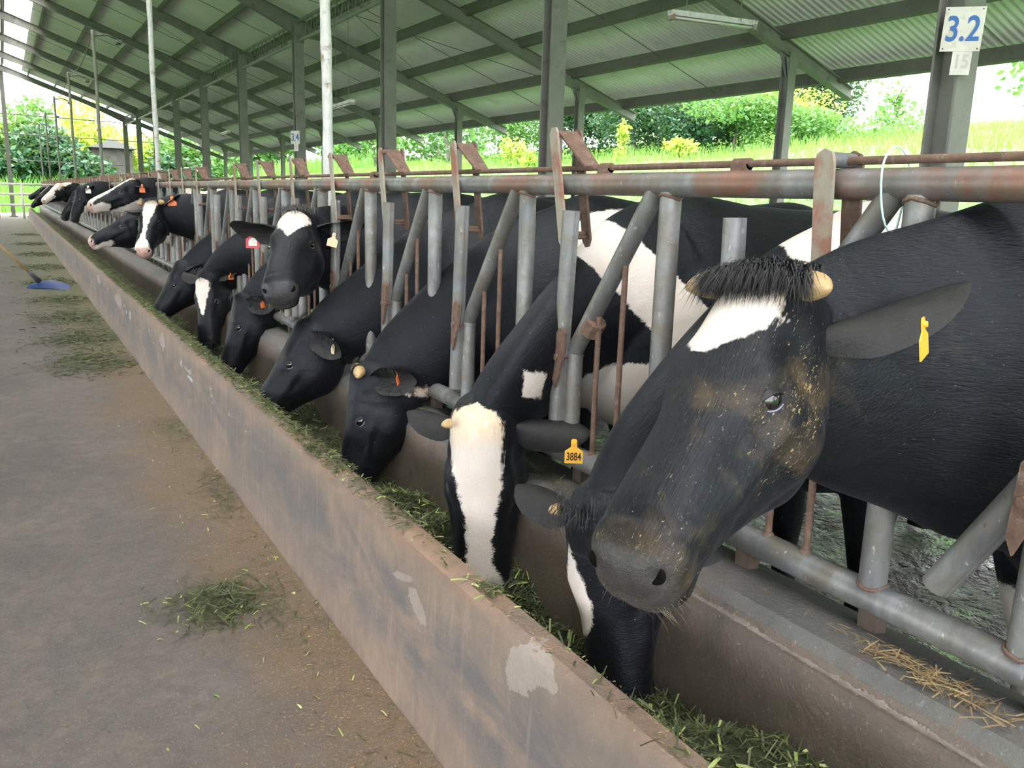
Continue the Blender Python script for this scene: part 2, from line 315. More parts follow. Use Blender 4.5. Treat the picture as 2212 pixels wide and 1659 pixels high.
def clevis(k, y=None, tilt=-11, drop=0.0, rounded=False, flap=True):
    y = A0 + SP * k + .455 if y is None else y
    R = rotm('X', tilt); c = np.array((XR, y, ZT + .04 - drop)); root = None
    for sx in (-1, 1):
        tip = [(-.024, .022), (-.019, .040), (0, .050), (.019, .040), (.024, .022)] if rounded else [(-.020, .100), (-.014, .116), (.006, .120), (.020, .103)]
        poly = [(.020, -.222), (.008, -.242), (-.008, -.242), (-.020, -.222)] + tip if not rounded else [(.021, -.25), (-.021, -.25)] + tip
        mb = MB().prism(poly, -.004, .004, (1, 2, 0)); mb.v = [v @ R.T + c + np.array((sx * .044, 0, 0)) for v in mb.v]; bput(mb, 'clevis_plate', M['rust_plate'] if sx < 0 else M['rust'], False)
    mb = MB()
    top = R @ np.array((0, 0, .028 if rounded else .10)) + c; bot = R @ np.array((0, 0, -.212)) + c
    mb.tube([top - (.047, 0, 0), top + (.047, 0, 0)], .016 if rounded else .009, 12); mc = MB().tube([bot - (.047, 0, 0), bot + (.047, 0, 0)], .007, 8)
    bput(mb, 'clevis_pin', M['galv'] if rounded else M['rust'], 40); bput(mc, 'cross_pin', M['rust'], 40)
    if not rounded: bput(MB().box(R @ np.array((0, .004, -.20)) + c, (.085, .012, .010), R), 'latch_bar', M['rust'], False)
    if flap:
        e = np.array((XR + .012, top[1] - .125, ZT + .048)); s0 = top + (0.0, 0, .006); mb = MB(); nrm = unit(np.cross(e - s0, (1, 0, 0)))
        w = np.array((.036, 0, 0)); q = np.array([s0 - w, s0 + w, e + w * .75, e - w * .75]); mb.add(np.concatenate([q, q + nrm * .007]), [(0, 1, 2, 3), (7, 6, 5, 4), (0, 4, 5, 1), (1, 5, 6, 2), (2, 6, 7, 3), (3, 7, 4, 0)])
        bput(mb, 'catch_plate', M['rust'], False)
LK = {-1: 30, 0: -2.0}
lb0 = [o for o in ()]
n0 = set(B.children); lockbar(1, 3.0); protoL = [o for o in B.children if o not in n0]
n0 = set(B.children); clevis(2); protoC = [o for o in B.children if o not in n0]
for k in range(KMIN, KMAX + 1):
    if k > KMIN:
        for o in parts0:
            c = o.copy(); C.objects.link(c); c.parent = B; c.location = (0, SP * (k - KMIN), 0)
    if k in LK: lockbar(k, LK[k])
    elif k != 1:
        for o in protoL:
            c = o.copy(); C.objects.link(c); c.parent = B; c.location = (0, SP * (k - 1), 0)
    if k in (2,): continue
    if k == 0: clevis(0, y=1.24, tilt=-4, drop=.02, rounded=True, flap=False); continue
    if k == 1: clevis(1, y=2.245, tilt=-13, drop=-.01); continue
    if k < 0: continue
    if k == 8: continue
    for o in protoC:
        c = o.copy(); C.objects.link(c); c.parent = B; c.location = (0, SP * (k - 2) + random.uniform(-.03, .03), 0)
# couplings on the release rod, welded saddle collars
for y in (1.53, 2.07, 3.9, 6.8, 9.9):
    bput(MB().tube([(XR + .012, y - .025, ZT + .047), (XR + .012, y + .025, ZT + .047)], .0135, 12).box((XR + .008, y, ZT + .036), (.02, .05, .02)), 'rod_guide', M['rust'])
q = np.array((XR, A0 + SP + .315, 1.135)); dv = unit(np.array((0, .355, -.50))); bput(MB().tube([q - dv * .024, q + dv * .024], .034, 8), 'repair_collar', M['rust'], False)
# small feet that hold the bottom rail clear of the lip
for k in range(KMIN, 24):
    for dy in (.0, .36):
        bput(MB().box((XR + .015, A0 + SP * k + dy, .655), (.035, .045, .06)), 'rail_foot', M['rust_dark'], False)
# pale blue twine looped over the rail
th = np.linspace(0, 2 * math.pi, 30); p = np.stack([XR + .040 * np.cos(th) - .008, 1.085 + .02 * np.sin(th * .5 + .6), ZT + .012 - .0 + .058 * np.sin(th)], 1); p[:, 2] -= np.where(p[:, 0] < XR, .05 * np.clip(-np.sin(th), 0, 1), 0)
tag(MB().tube(p, .0022, 6, cap=False).build('twine_loop', plain('pale_blue_twine', (.50, .66, .66), .7), None, True), 'loop of pale blue twine tied round the top rail of the barrier', 'twine')
# ---------------------------------------------------------------- shed frame and roof
XI, XO, BAY, YC0 = 5.56, 9.33, 4.975, 3.755
SL = .369; ZR = lambda x: 4.60 - SL * (abs(x) - 6.96)          # underside line of the purlins' centre
KF = range(-2, 10)
YEND = YC0 + BAY * 9 + .6; YBEG = YC0 - BAY * 2 - .6
R_ = empty('ceiling', (0, 0, 0)); tag(R_, kind='structure')
def hsec(w, d, tw, tf):
    return [(-w/2, -d/2), (w/2, -d/2), (w/2, -d/2+tf), (tw/2, -d/2+tf), (tw/2, d/2-tf), (w/2, d/2-tf), (w/2, d/2), (-w/2, d/2), (-w/2, d/2-tf), (-tw/2, d/2-tf), (-tw/2, -d/2+tf), (-w/2, -d/2+tf)]
def column(x, y, ztop, sec, zb=.1, head=True):
    mb = MB().prism(sec, 0, ztop - zb); mb.box((0, 0, .02), (.34, .34, .03))
    if head:
        mb.prism([(-.05, ztop-zb-.30), (.05, ztop-zb-.30), (.19, ztop-zb-.02), (.19, ztop-zb+.02), (-.19, ztop-zb+.10), (-.19, ztop-zb+.0)], -.012, .012, (0, 2, 1))
        mb.prism([(-.055, ztop-zb-.32), (.055, ztop-zb-.32), (.12, ztop-zb-.10), (-.12, ztop-zb-.06)], -.06, -.05, (0, 2, 1))
    o = mb.build('steel_column', M['steel'], None, False); o.location = (x, y, zb); return o
words = ['the bay nearest the camera', 'the second bay', 'the third bay', 'the fourth bay', 'the fifth bay', 'the sixth bay', 'the seventh bay', 'the eighth bay', 'the ninth bay', 'the far gable']
for k in KF:
    y = YC0 + BAY * k
    for sx in (1, -1):
        if sx < 0 and k < 0: continue
        ci = column(sx * XI, y, ZR(XI) - .20, hsec(.20, .20, .022, .02), .1 if sx > 0 else .0, False)
        co = column(sx * XO, y, ZR(XO) - .18, hsec(.13, .15, .018, .016), .1 if sx > 0 else .0)
        nm = {0: 'with the 3.2 sign', 1: 'just left of the 3.2 column, behind the rusty catch plate', 2: 'between the 3.4 sign and the nearest wide column', 3: 'with the 3.4 sign'}.get(k)
        if sx > 0 and k >= 0:
            tag(ci, 'wide grey-green steel column ' + (nm if nm else 'in the inner row, number %s beyond the 3.4 sign column' % ['one', 'two', 'three', 'four', 'five', 'six'][k - 4]), 'column')
            tag(co, 'slim grey steel eave column on the open side at ' + words[k], 'column', 'slim eave columns')
        else:
            tag(ci, 'steel column of the open shed outside the left or right edge of the view', 'column', 'columns out of view'); tag(co, 'steel column of the open shed outside the left or right edge of the view', 'column', 'columns out of view')
    # rafters, thick at the haunch over the inner column
    for sx in (1, -1):
        mb = MB()
        xs = [.0, 1.0, XI - 1.6, XI, XI + .5, XO, 10.62]; dp = [.30, .22, .20, .34, .20, .18, .15]
        zt = [ZR(x) - .06 for x in xs]
        poly = [(sx * x, z) for x, z in zip(xs, zt)] + [(sx * x, z - d) for x, z, d in list(zip(xs, zt, dp))[::-1]]
        mb.prism(poly, y - .011, y + .011, (0, 2, 1))
        for (i0, i1) in zip(range(6), range(1, 7)):      # flanges
            for off in (0, 1):
                a = np.array((sx * xs[i0], y, zt[i0] - off * dp[i0])); b = np.array((sx * xs[i1], y, zt[i1] - off * dp[i1])); L = np.linalg.norm(b - a); ang = math.degrees(math.atan2(b[2] - a[2], b[0] - a[0]))
                mb.box((a + b) / 2, (L, .13, .014), rotm('Y', -ang))
        mb.build('rafter', M['steel'], R_, False)
# purlins
PX = [10.33, 9.14, 8.03, 6.96, 5.87, 4.76, 3.65, 2.54, 1.45, .42]
for sx in (1, -1):
    for x in PX:
        z = ZR(x); a = math.degrees(math.atan(SL)) * sx; Rr = rotm('Y', a); mb = MB()
        for (cx, cz, w, h) in ((0, 0, .012, .19), (.03, .09, .06, .012), (.03, -.09, .06, .012), (.055, .078, .010, .03), (.055, -.078, .010, .03)):
            mb.box(np.array((sx * x, (YBEG + YEND) / 2, z)) + Rr @ np.array((cx, 0, cz)), (w, YEND - YBEG, h), Rr)
        mb.build('purlin', M['steel_dark'], R_, False)
# sag rods at mid bay, flange braces
for k in KF:
    for sx in (1, -1):
        y = YC0 + BAY * (k + .5)
        for xa, xb in zip(PX[:-1], PX[1:]):
            MB().tube([(sx * xa, y, ZR(xa) - .02), (sx * xb, y, ZR(xb) - .02)], .007, 6).build('sag_rod', M['steel_dark'], R_, False)
# diagonal wind-bracing cables under the roof
for (xa, ya, xb, yb) in ((2.54, 2, 9.3, 3), (9.3, 2, 2.54, 3), (2.54, 4, 9.3, 5), (9.3, 4, 2.54, 5)):
    MB().tube([(xa, YC0 + BAY * ya, ZR(xa) - .22), (xb, YC0 + BAY * yb, ZR(xb) - .22)], .006, 6).build('brace_cable', M['steel_dark'], R_, False)
# corrugated sheets, one object per sheet and slope
PITCH, AMP = .105, .022
nsh = int((YEND - YBEG) / (PITCH * 10)); sheets = {}
def sheetmesh(x0, x1, sx, nm):
    V = []; yy = np.arange(0, 10.4, .125) * PITCH; ph = (yy / PITCH) % 1.0
    prof = AMP * np.clip(1.6 * np.cos(ph * 2 * math.pi), -1, 1)
    for x in np.linspace(x0, x1, 2):
        V.append(np.stack([0 * yy + sx * x, yy, ZR(x) + .135 + prof], 1))
    return MB().grid(np.array(V)).mesh(nm, 30, False)
for sx in (1, -1):
    me = sheetmesh(1.22, 10.72, sx, 'roof_sheet'); ms = sheetmesh(.10, 1.25, sx, 'skylight_sheet')
    for i in range(nsh):
        o = link('roof_sheet', me, M['sheet'], R_); o.location = (0, YBEG + i * PITCH * 10, (i % 2) * .003)
        o = link('skylight_sheet', ms, M['skylight'] if i % 5 < 3 else M['sheet'], R_); o.location = (0, YBEG + i * PITCH * 10, (i % 2) * .003 - .004)
        if i % 5 >= 3:
            pass
ms2 = None
MB().box((0, (YBEG + YEND) / 2, ZR(0) + .19), (.5, YEND - YBEG, .02)).build('ridge_cap', M['sheet'], R_, False)
# lattice tie beam along the inner columns
for k in range(-1, 9):
    y0 = YC0 + BAY * k + .10; y1 = y0 + BAY - .20; zt, zb = ZR(XI) - .14, ZR(XI) - .52; mb = MB()
    for z in (zt, zb): mb.box((XI, (y0 + y1) / 2, z), (.05, y1 - y0, .05))
    n = 26; yy = np.linspace(y0, y1, n + 1)
    for i in range(n): mb.tube([(XI, yy[i], zt if i % 2 else zb), (XI, yy[i + 1], zb if i % 2 else zt)], .007, 6)
    mb.build('lattice_beam', M['steel'], R_, False)
# light fittings hung under the roof
def lamp(x, y, z, L, hang, label, rz=0, drop=None):
    t = empty('strip_light', (x, y, z), rz)
    MB().prism([(-.035, .0), (.035, .0), (.045, .045), (-.045, .045)], -L/2, L/2, (0, 2, 1)).build('housing', M['pole'], t, False)
    for dx in (-.018, .018): MB().tube([(dx, -L/2 + .03, -.018), (dx, L/2 - .03, -.018)], .012, 8).build('tube', plain('dusty_lamp_tube', (.55, .53, .47), .4), t, True)
    for dy in (-L/2 + .02, L/2 - .02): MB().box((0, dy, -.012), (.08, .03, .05)).build('end_cap', M['rust_plate'], t, False)
    for dy in (-L * .32, L * .32): MB().tube([(0, dy, .04), (0, dy, hang)], .004, 6).build('hanger', M['steel_dark'], t, False)
    tag(t, label, 'light'); return t
lamp(5.90, 6.50, 3.20, .96, ZR(5.93) - 3.30, 'long dusty fluorescent fitting hanging nearest the camera beside the 3.2 column', math.radians(-97))
lamp(4.88, 14.0, 2.92, 1.2, ZR(4.88) - 3.0, 'dusty fluorescent fitting hanging on rods to the right of the white pole', math.radians(-4))
lamp(5.17, 24.0, 2.99, 1.2, ZR(5.17) - 3.07, 'small far fluorescent fitting hanging left of the 3.4 sign', math.radians(-4))
# poles along the feed line
ords = ['nearest the camera', 'second', 'third', 'fourth', 'fifth', 'sixth', 'seventh']
for i, y in enumerate([5.33, 12.2, 19.5, 26.9, 34.3, 41.6, 49.0]):
    zt = 6.0 if i < 2 else 4.5; t = empty('pole', (1.76, y, .1))
    z = np.linspace(0, zt - .1, 40); rr = .032 + .002 * np.sin(z * 9) + .0015 * np.sin(z * 23)
    MB().tube(np.stack([.004 * np.sin(z * 4), .004 * np.cos(z * 3), z], 1), rr, 14).build('shaft', M['pole'] if i < 2 else M['steel'], t, True)
    if i >= 2:
        MB().tube([(0, 0, zt - .2), (.25, 0, zt - .16), (.42, 0, zt - .22)], .02, 8).build('arm', M['steel_dark'], t, True)
        MB().box((.45, 0, zt - .28), (.10, .34, .06)).build('lamp_head', M['steel_dark'], t, False)
    tag(t, ('flaking white pole rising behind the rail, ' + ('nearest the camera' if i == 0 else 'the second one, at the far cows')) if i < 2 else 'slim dark lamp pole in the row down the feed line, %s of the row' % ords[i], 'pole')
    if i >= 2 and i < 6:
        y2 = [0, 0, 26.9, 34.3, 41.6, 49.0][i]; q = np.linspace(0, 1, 12); p = np.stack([0*q, q * (y2 - y), zt - .12 - .25 * 4 * q * (1 - q)], 1); MB().tube(p, .01, 6).build('cable', M['steel_dark'], t, True)
# pen signs on the columns
def text_mesh(body, size, ext, sx=.8):
    cu = bpy.data.curves.new('txt', 'FONT'); cu.body = body; cu.size = size; cu.align_x = 'CENTER'; cu.align_y = 'CENTER'; cu.extrude = ext; cu.offset = size * .014
    t0 = bpy.data.objects.new('t', cu); C.objects.link(t0); bpy.context.view_layer.update()
    tm = bpy.data.meshes.new_from_object(t0.evaluated_get(bpy.context.evaluated_depsgraph_get())); bpy.data.objects.remove(t0)
    tm.materials.clear(); tm.transform(Matrix.Diagonal((sx, 1, 1, 1))); return tm
M['sign'] = mottled('weathered_white_board', (.62, .60, .54), (.72, .70, .65), 6, .6, (.5, .45, .36), 9, bmp=0)
M['sign_blue'] = plain('blue_sign_paint', (.03, .13, .42), .5); M['sign_faint'] = plain('faded_grey_print', (.50, .49, .46), .6)
def sign(k, txt, z, small, label, tilt=0, sub=None):
    y = YC0 + BAY * k; t = empty('pen_sign', (XI - .125, y - .10, z)); n = Vector((-.83, -.56, 0)).normalized()
    rt = Vector((0, 0, 1)).cross(n); Mx = Matrix((rt, Vector((0, 0, 1)), n)).transposed().to_4x4() @ Matrix.Rotation(math.radians(tilt), 4, 'Z'); t.matrix_world = Matrix.Translation((XI - .13, y - .115, z)) @ Mx
    MB().box((0, 0, 0), (.235, .27, .012)).build('board', M['sign'], t, False)
    tm = text_mesh(txt, .215, .002, .78); tm.materials.append(M['sign_blue']); o = link('lettering', tm, None, t); o.location = (.0, -.005, .009)
    MB().box((.02, -.205, -.002), (.115, .15, .008)).build('small_board', M['sign'], t, False)
    for c in ((-.1, .12), (.1, .12), (-.1, -.12), (.1, -.12)): MB().tube([(c[0], c[1], .004), (c[0], c[1], .009)], .005, 8).build('nail', M['rust'], t, False)
    if sub:
        tm = text_mesh(sub, .12, .001, .8); tm.materials.append(M['sign_faint']); o = link('faint_lettering', tm, None, t); o.location = (.02, -.20, .0035)
    tag(t, label, 'sign')
sign(0, '3.2', 2.66, True, 'white board reading 3.2 in blue on the nearest column', -2, '15')
sign(3, '3.4', 2.66, True, 'white board reading 3.4 in blue on a column beside the white pole')
# far gable: thin girts across the open end
for z, x0, x1 in ((2.9, -9, 5.5), (5.0, -3, 5.5), (4.1, -9, 9)):
    MB().tube([(x0, YEND + .1, z - .1), (x1, YEND + .1, z - .25)], .022, 8).build('gable_girt', M['steel'], R_, False)
o = column(.35, YEND - .3, ZR(.35) - .2, hsec(.18, .18, .02, .02), 0, False); tag(o, 'tall column under the ridge at the far gable, leftmost in view', 'column')
# cream pipe gate at the end of the trough
g = empty('pipe_gate', (-.25, 46.2, 0)); mb = MB()
for z in (.62, 1.10, 1.55): MB().tube([(0, 0, z), (2.0, 0, z)], .05, 10).build('gate_rail', M['sign'], g, True)
for x in (0, 1.0, 2.0): MB().tube([(x, 0, 0), (x, 0, 1.6)], .055, 10).build('gate_post', M['sign'], g, True)
tag(g, 'cream painted pipe gate at the far end of the trough', 'gate')
# leaning broom-scraper on the alley floor
br = empty('floor_scraper', (.44, 14.5, 0))
p0 = np.array((-.13, .05, .17)); p1 = np.array((-.95, -.55, 1.15))
MB().tube([p0, p0 + (p1 - p0) * .5 + (0, 0, -.005), p1], .017, 10).build('handle', mottled('varnished_pale_wood', (.48, .30, .12), (.60, .40, .19), 20, .5, bmp=.1), br, True)
MB().tube([p0 - (p1 - p0) * .06, p0 + (p1 - p0) * .10], [.04, .026], 12).build('socket', plain('grey_plastic_socket', (.07, .075, .085), .5), br, True)
th = np.linspace(-1, 1, 15); G = []
for zz, dy, w in ((.0, -.03, .33), (.05, -.02, .33), (.10, .0, .31), (.15, .03, .24), (.17, .05, .10)):
    G.append(np.stack([th * w, dy + .05 * th ** 2, zz + .02 * (1 - th ** 2) * (zz > .1) + 0 * th], 1))
G2 = [g_ + np.array((0, .012, .002)) for g_ in G[::-1]]
o = MB().grid(np.array(G + G2)).build('blade', plain('dark_blue_plastic_blade', (.02, .045, .14), .45), br, 40); o.rotation_euler = (math.radians(-35), 0, math.radians(-34))
br.rotation_euler = (0, 0, 0)
tag(br, 'blue-bladed scraper with a pale wooden handle on the alley floor', 'scraper')
# ---------------------------------------------------------------- land, plants and far things
def terr(x, y):
    x = np.asarray(x, float); y = np.asarray(y, float)
    z = np.interp(x, [11.3, 12.2, 15.5, 17, 40, 60, 400], [-.08, 0, 2.45, 2.75, 5.7, 6.2, 6.5])
    t2 = np.clip((y - 53) / 30, 0, 1); z2 = -.05 + 4.0 * t2 * t2 * (3 - 2 * t2)
    m = np.clip((y - 40) / 14, 0, 1) * np.clip((x + 6) / 6, 0, 1) * np.clip((70 - x) / 30, 0, 1); bump_ = .12 * np.sin(x * .9) * np.sin(y * .7)
    return np.where((x > 11.2) | (y > 53), np.maximum(z, z2 * (y > 53)) + bump_ * np.clip((x - 12) / 4 + (y > 54), 0, 1), -.08)
M['grass'] = mottled('bright_meadow_grass', (.062, .19, .038), (.095, .25, .05), .35, .9, (.13, .25, .07), 1.1, bmp=.8, bd=.2)
nx, ny = 110, 130; xs = np.concatenate([np.linspace(-40, 11.3, 40), np.linspace(11.5, 45, 50), np.linspace(47, 400, 20)]); ys = np.concatenate([np.linspace(-60, 50, 60), np.linspace(52, 95, 50), np.linspace(100, 450, 20)])
X, Y = np.meshgrid(xs, ys, indexing='ij'); G = np.stack([X, Y, terr(X, Y)], -1); G[..., 2] = np.where((X > -11) & (X < 11.35) & (Y > -12) & (Y < 52.5), -.35, G[..., 2])
tag(MB().grid(G).build('floor', M['grass'], None, True, False), kind='structure')
# sunlit concrete apron beyond the gable
tag(MB().box((-2, 58.5, -.03), (9, 12, .1)).build('floor', plain('pale_sunlit_concrete', (.45, .40, .32), .9)), kind='structure')
# blades of grass on the bank
def blades(name, n, area, h, w, mat, label, seed=1, zf=terr, lean=.35):
    r = np.random.default_rng(seed); x = r.uniform(area[0], area[1], n); y = r.uniform(area[2], area[3], n); z = zf(x, y)
    hh = h * r.uniform(.5, 1.3, n); a = r.uniform(0, 6.28, n); dx, dy = np.cos(a), np.sin(a); lx = r.normal(0, lean, n) * hh; ly = r.normal(0, lean, n) * hh
    v = np.zeros((n, 3, 3)); v[:, 0] = np.stack([x - dx * w, y - dy * w, z - .02], 1); v[:, 1] = np.stack([x + dx * w, y + dy * w, z - .02], 1); v[:, 2] = np.stack([x + lx, y + ly, z + hh], 1)
    me = bpy.data.meshes.new(name); me.from_pydata(v.reshape(-1, 3).tolist(), [], np.arange(3 * n).reshape(-1, 3).tolist()); o = link(name, me, mat); tag(o, label, 'grass', kind='stuff'); return o
def leafmat(name, c0, c1, tr=.35):
    m, nt, b = newmat(name); v = worldcoord(nt); n = noise(nt, 1.3, 4, .6, v)
    oi = nd(nt, 'ShaderNodeNewGeometry'); rnd = oi.outputs['Random Per Island']
    col = mixc(nt, rnd, c0, c1); nt.links.new(col, b.inputs['Base Color']); b.inputs['Roughness'].default_value = .55
    t = nd(nt, 'ShaderNodeBsdfTranslucent'); nt.links.new(mixc(nt, .5, col, (.5, .8, .1)), t.inputs[0]); mx = nd(nt, 'ShaderNodeMixShader'); mx.inputs[0].default_value = tr
    out = nt.nodes['Material Output']; nt.links.new(b.outputs[0], mx.inputs[1]); nt.links.new(t.outputs[0], mx.inputs[2]); nt.links.new(mx.outputs[0], out.inputs[0]); return m
M['blade'] = leafmat('lime_grass_blades', (.07, .20, .03), (.16, .31, .06)); M['blade2'] = leafmat('green_tall_grass', (.06, .20, .04), (.16, .34, .07))
M['leaf_dark'] = leafmat('dark_green_leaves', (.010, .050, .028), (.030, .105, .045), .12); M['leaf_mid'] = leafmat('mid_green_leaves', (.035, .125, .035), (.10, .25, .06), .25)
M['leaf_lime'] = leafmat('lime_yellow_leaves', (.30, .42, .05), (.50, .55, .10)); M['bark'] = mottled('grey_bark', (.10, .09, .07), (.18, .16, .13), 8, .9)
blades('bank_grass', 26000, (11.6, 30, -2, 50), .35, .018, M['blade'], 'bright lime grass growing on the bank beyond the open side', 2)
blades('far_tall_grass', 9000, (-9, 24, 55, 66), 1.0, .05, M['blade2'], 'tall light green grass behind the far end of the shed', 3)
def foliage(mb, c, rad, n, size, r, flat=.5):
    # leaf quads scattered through the outer shell of an ellipsoid
    d = r.normal(0, 1, (n, 3)); d /= np.linalg.norm(d, axis=1)[:, None]; k = r.uniform(.15, 1.0, n) ** .5; p = np.asarray(c) + d * k[:, None] * np.asarray(rad)
    a = r.normal(0, 1, (n, 3)); a[:, 2] *= .5; a -= .3 * np.array((0, 0, 1)); a /= np.linalg.norm(a, axis=1)[:, None]; b = np.cross(a, r.normal(0, 1, (n, 3))); b /= np.linalg.norm(b, axis=1)[:, None]
    s = size * r.uniform(.6, 1.4, n)[:, None]; v = np.stack([p, p + a * s * .5 + b * s * .28, p + a * s, p + a * s * .5 - b * s * .28], 1).reshape(-1, 3)
    mb.add(v, np.arange(4 * n).reshape(-1, 4).tolist())
def plant(name, label, cat, x, y, h, w, mat, n, leaf, seed, trunk=None, z=None, blobs=6, group=None, low=.0):
    r = np.random.default_rng(seed); z0 = float(terr(x, y)) - .05 if z is None else z; t = empty(name, (x, y, z0)); mb = MB()
    for i in range(blobs):
        f = r.uniform(low, 1); c = (r.normal(0, .25) * w, r.normal(0, .25) * w, h * (low + (1 - low) * (.25 + .6 * f) if low else .18 + .62 * f)); k = r.uniform(.36, .58)
        foliage(mb, c, (w * k, w * k, h * (1 - low) * k * .62), n // blobs, leaf, r)
    mb.build('foliage', mat, t, False, False)
    m2 = MB(); tr = trunk or .03 * h
    q = np.linspace(0, 1, 6); m2.tube(np.stack([.06 * h * np.sin(q * 3 + seed), .05 * h * np.cos(q * 2 + seed) - .05 * h, q * h * .8], 1), tr * (1 - .7 * q), 8)
    for i in range(4):
        a = r.uniform(0, 6.28); b0_ = h * r.uniform(.3, .6); m2.tube([(0, 0, b0_), (math.cos(a) * w * .3, math.sin(a) * w * .3, b0_ + h * .25)], [tr * .5, tr * .15], 6)
    m2.build('trunk', M['bark'], t, True); tag(t, label, cat, group); return t
PL = [  # x, y, height, width, kind, leaves, leafsize, label
 (19.6, 29.0, 3.4, 3.0, 'leaf_dark', 8000, .16, 'dark green bush just right of the column behind the nearest rusty catch plate'),
 (20.2, 26.2, 3.5, 3.2, 'leaf_dark', 9000, .16, 'largest dark green bush behind the slim column with the bracket head'),
 (20.6, 23.6, 2.7, 2.8, 'leaf_dark', 7000, .15, 'dark green bush right of the biggest bush on the bank'),
 (21.3, 22.0, 2.0, 2.6, 'leaf_mid', 6000, .14, 'mid green bush right of the dark bushes'),
 (22.0, 20.6, 1.6, 2.4, 'leaf_mid', 5000, .14, 'low mid green bush above the long bare stretch of rail'),
 (19.0, 33.5, 3.4, 3.0, 'leaf_mid', 5000, .16, 'green bush seen left of the column behind the rusty catch plate'),
 (19.6, 41.0, 4.0, 3.6, 'leaf_dark', 1500, .28, 'dark bush seen low under the eave left of the banana-like plants'),
 (19.0, 49.0, 4.2, 3.8, 'leaf_mid', 1500, .30, 'green bush behind the pole near the 3.4 sign'),
 (33.5, 30.0, 6.6, 2.1, 'leaf_dark', 4500, .2, 'tall ivy-covered tree standing against the white sky, left one of two'),
 (34.6, 29.3, 6.2, 2.4, 'leaf_dark', 4500, .2, 'tall ivy-covered tree standing against the white sky, right one of two'),
 (44.0, 33.0, 3.6, 2.0, 'leaf_mid', 400, .30, 'thin pale tree on the skyline left of the 3.2 column'),
 (29.5, 27.8, 2.6, 3.6, 'leaf_lime', 4500, .15, 'yellow-green bush below the two ivy trees'),
 (27.5, 29.0, 3.2, 4.0, 'leaf_lime', 5000, .15, 'tall yellow-green bush under the eave left of the ivy trees'),
 (26.0, 31.5, 3.4, 3.6, 'leaf_mid', 4000, .17, 'rounded green bush high on the bank behind the dark bushes'),
 (36.0, 19.5, 5.5, 3.0, 'leaf_mid', 900, .36, 'leafy tree reaching in at the right edge of the photo'),
 (28.0, 20.8, .9, 1.4, 'leaf_mid', 500, .16, 'small round shrub alone in the bright meadow'),
 (24.0, 18.6, .8, 1.6, 'leaf_mid', 500, .16, 'low shrub in the meadow right of the bracketed slim column'),
]
for i, (x, y, h, w, kd, n, lf, lb_) in enumerate(PL): plant('bush' if h < 6 else 'tree', lb_, 'bush' if h < 6 else 'tree', x, y, h, w, M[kd], n, lf, 40 + i)
# lime saplings along the edge of the bank
for i, (x, y, h) in enumerate([(17.0, 22.4, 1.45), (17.4, 20.4, .8), (17.6, 20.0, .75), (16.8, 28.6, 1.1), (16.8, 29.4, 1.2), (16.6, 27.4, .7), (16.9, 34.0, 1.0)]):
    t = plant('sapling', ['tall yellow-lime sapling in front of the dark bush', 'short lime sapling right of the tallest one, left of a pair', 'short lime sapling right of the tallest one, right of a pair', 'lime sapling between the two nearest catch plates, right one', 'lime sapling between the two nearest catch plates, left one', 'smallest lime sapling at the foot of the dark bush', 'lime sapling left of the second catch plate'][i], 'sapling', x, y, h, .36, M['leaf_lime'], 260, .15, 70 + i, trunk=.014, blobs=7)
# far end: bamboo, trees, wall of green
FP = [(-2.5, 68, 5.2, 4, 'leaf_lime'), (1.3, 69, 5.4, 3.6, 'leaf_mid'), (2.6, 67, 4.4, 3, 'leaf_dark'), (6.2, 73, 5.2, 4, 'leaf_lime'), (9.8, 71, 4.6, 4, 'leaf_lime'), (12.6, 68, 4.2, 4, 'leaf_mid'), (16, 66, 4.4, 4, 'leaf_mid'), (21, 62, 4.6, 4.4, 'leaf_mid'), (-6, 70, 6, 5, 'leaf_mid'), (4.6, 66, 2.6, 3, 'leaf_dark'), (10.2, 65, 2.6, 3, 'leaf_dark'), (-.6, 65.5, 2.6, 3, 'leaf_dark'), (26, 56, 5, 5, 'leaf_mid')]
for i, (x, y, h, w, kd) in enumerate(FP):
    plant('tree' if h > 5 else 'bush', ('dark' if kd == 'leaf_dark' else 'yellow-green' if kd == 'leaf_lime' else 'green') + (' tree' if h > 5 else ' bush') + ' in the hedge behind the far gable, number %s from the left' % ['one', 'two', 'three', 'four', 'five', 'six', 'seven', 'eight', 'nine', 'ten', 'eleven', 'twelve', 'thirteen'][sorted(range(13), key=lambda q: FP[q][0] / FP[q][1]).index(i)], 'tree' if h > 5 else 'bush', x, y, h, w, M[kd], 2600, .40, 90 + i)
# grey hut wall half hidden in the far plants
hut = empty('hut', (6.8, 68.5, 1.1)); MB().box((0, 0, 1.6), (2.6, 2.4, 3.2)).build('wall', mottled('mossy_grey_wall', (.06, .06, .05), (.11, .105, .09), 1.5, .9), hut, False)
MB().prism([(-1.6, 3.1), (1.6, 3.1), (0, 3.7)], -1.7, 1.7, (0, 2, 1)).build('roof', plain('grey_sheet_roof', (.10, .105, .10), .7), hut, False); MB().box((.4, -1.22, 1.0), (.8, .06, 1.9)).build('door', plain('dark_door', (.05, .05, .045), .8), hut, False)
tag(hut, 'grey hut half hidden by plants behind the far gable', 'hut')
# red roofed house on the skyline
hs = empty('house', (36, 40, 5.0)); MB().box((0, 0, 1.2), (7, 5, 2.4)).build('wall', plain('pale_house_wall', (.6, .57, .5), .9), hs, False)
MB().prism([(-4.2, 2.3), (4.2, 2.3), (0, 4.4)], -3, 3, (0, 2, 1)).build('roof', plain('pale_red_roof', (.55, .22, .18), .8), hs, False); MB().box((0, -2.53, 1.3), (1, .06, 1)).build('window', plain('house_window', (.05, .06, .07), .2), hs, False)
tag(hs, 'house with a pale red roof just visible on the skyline under the eave', 'house')
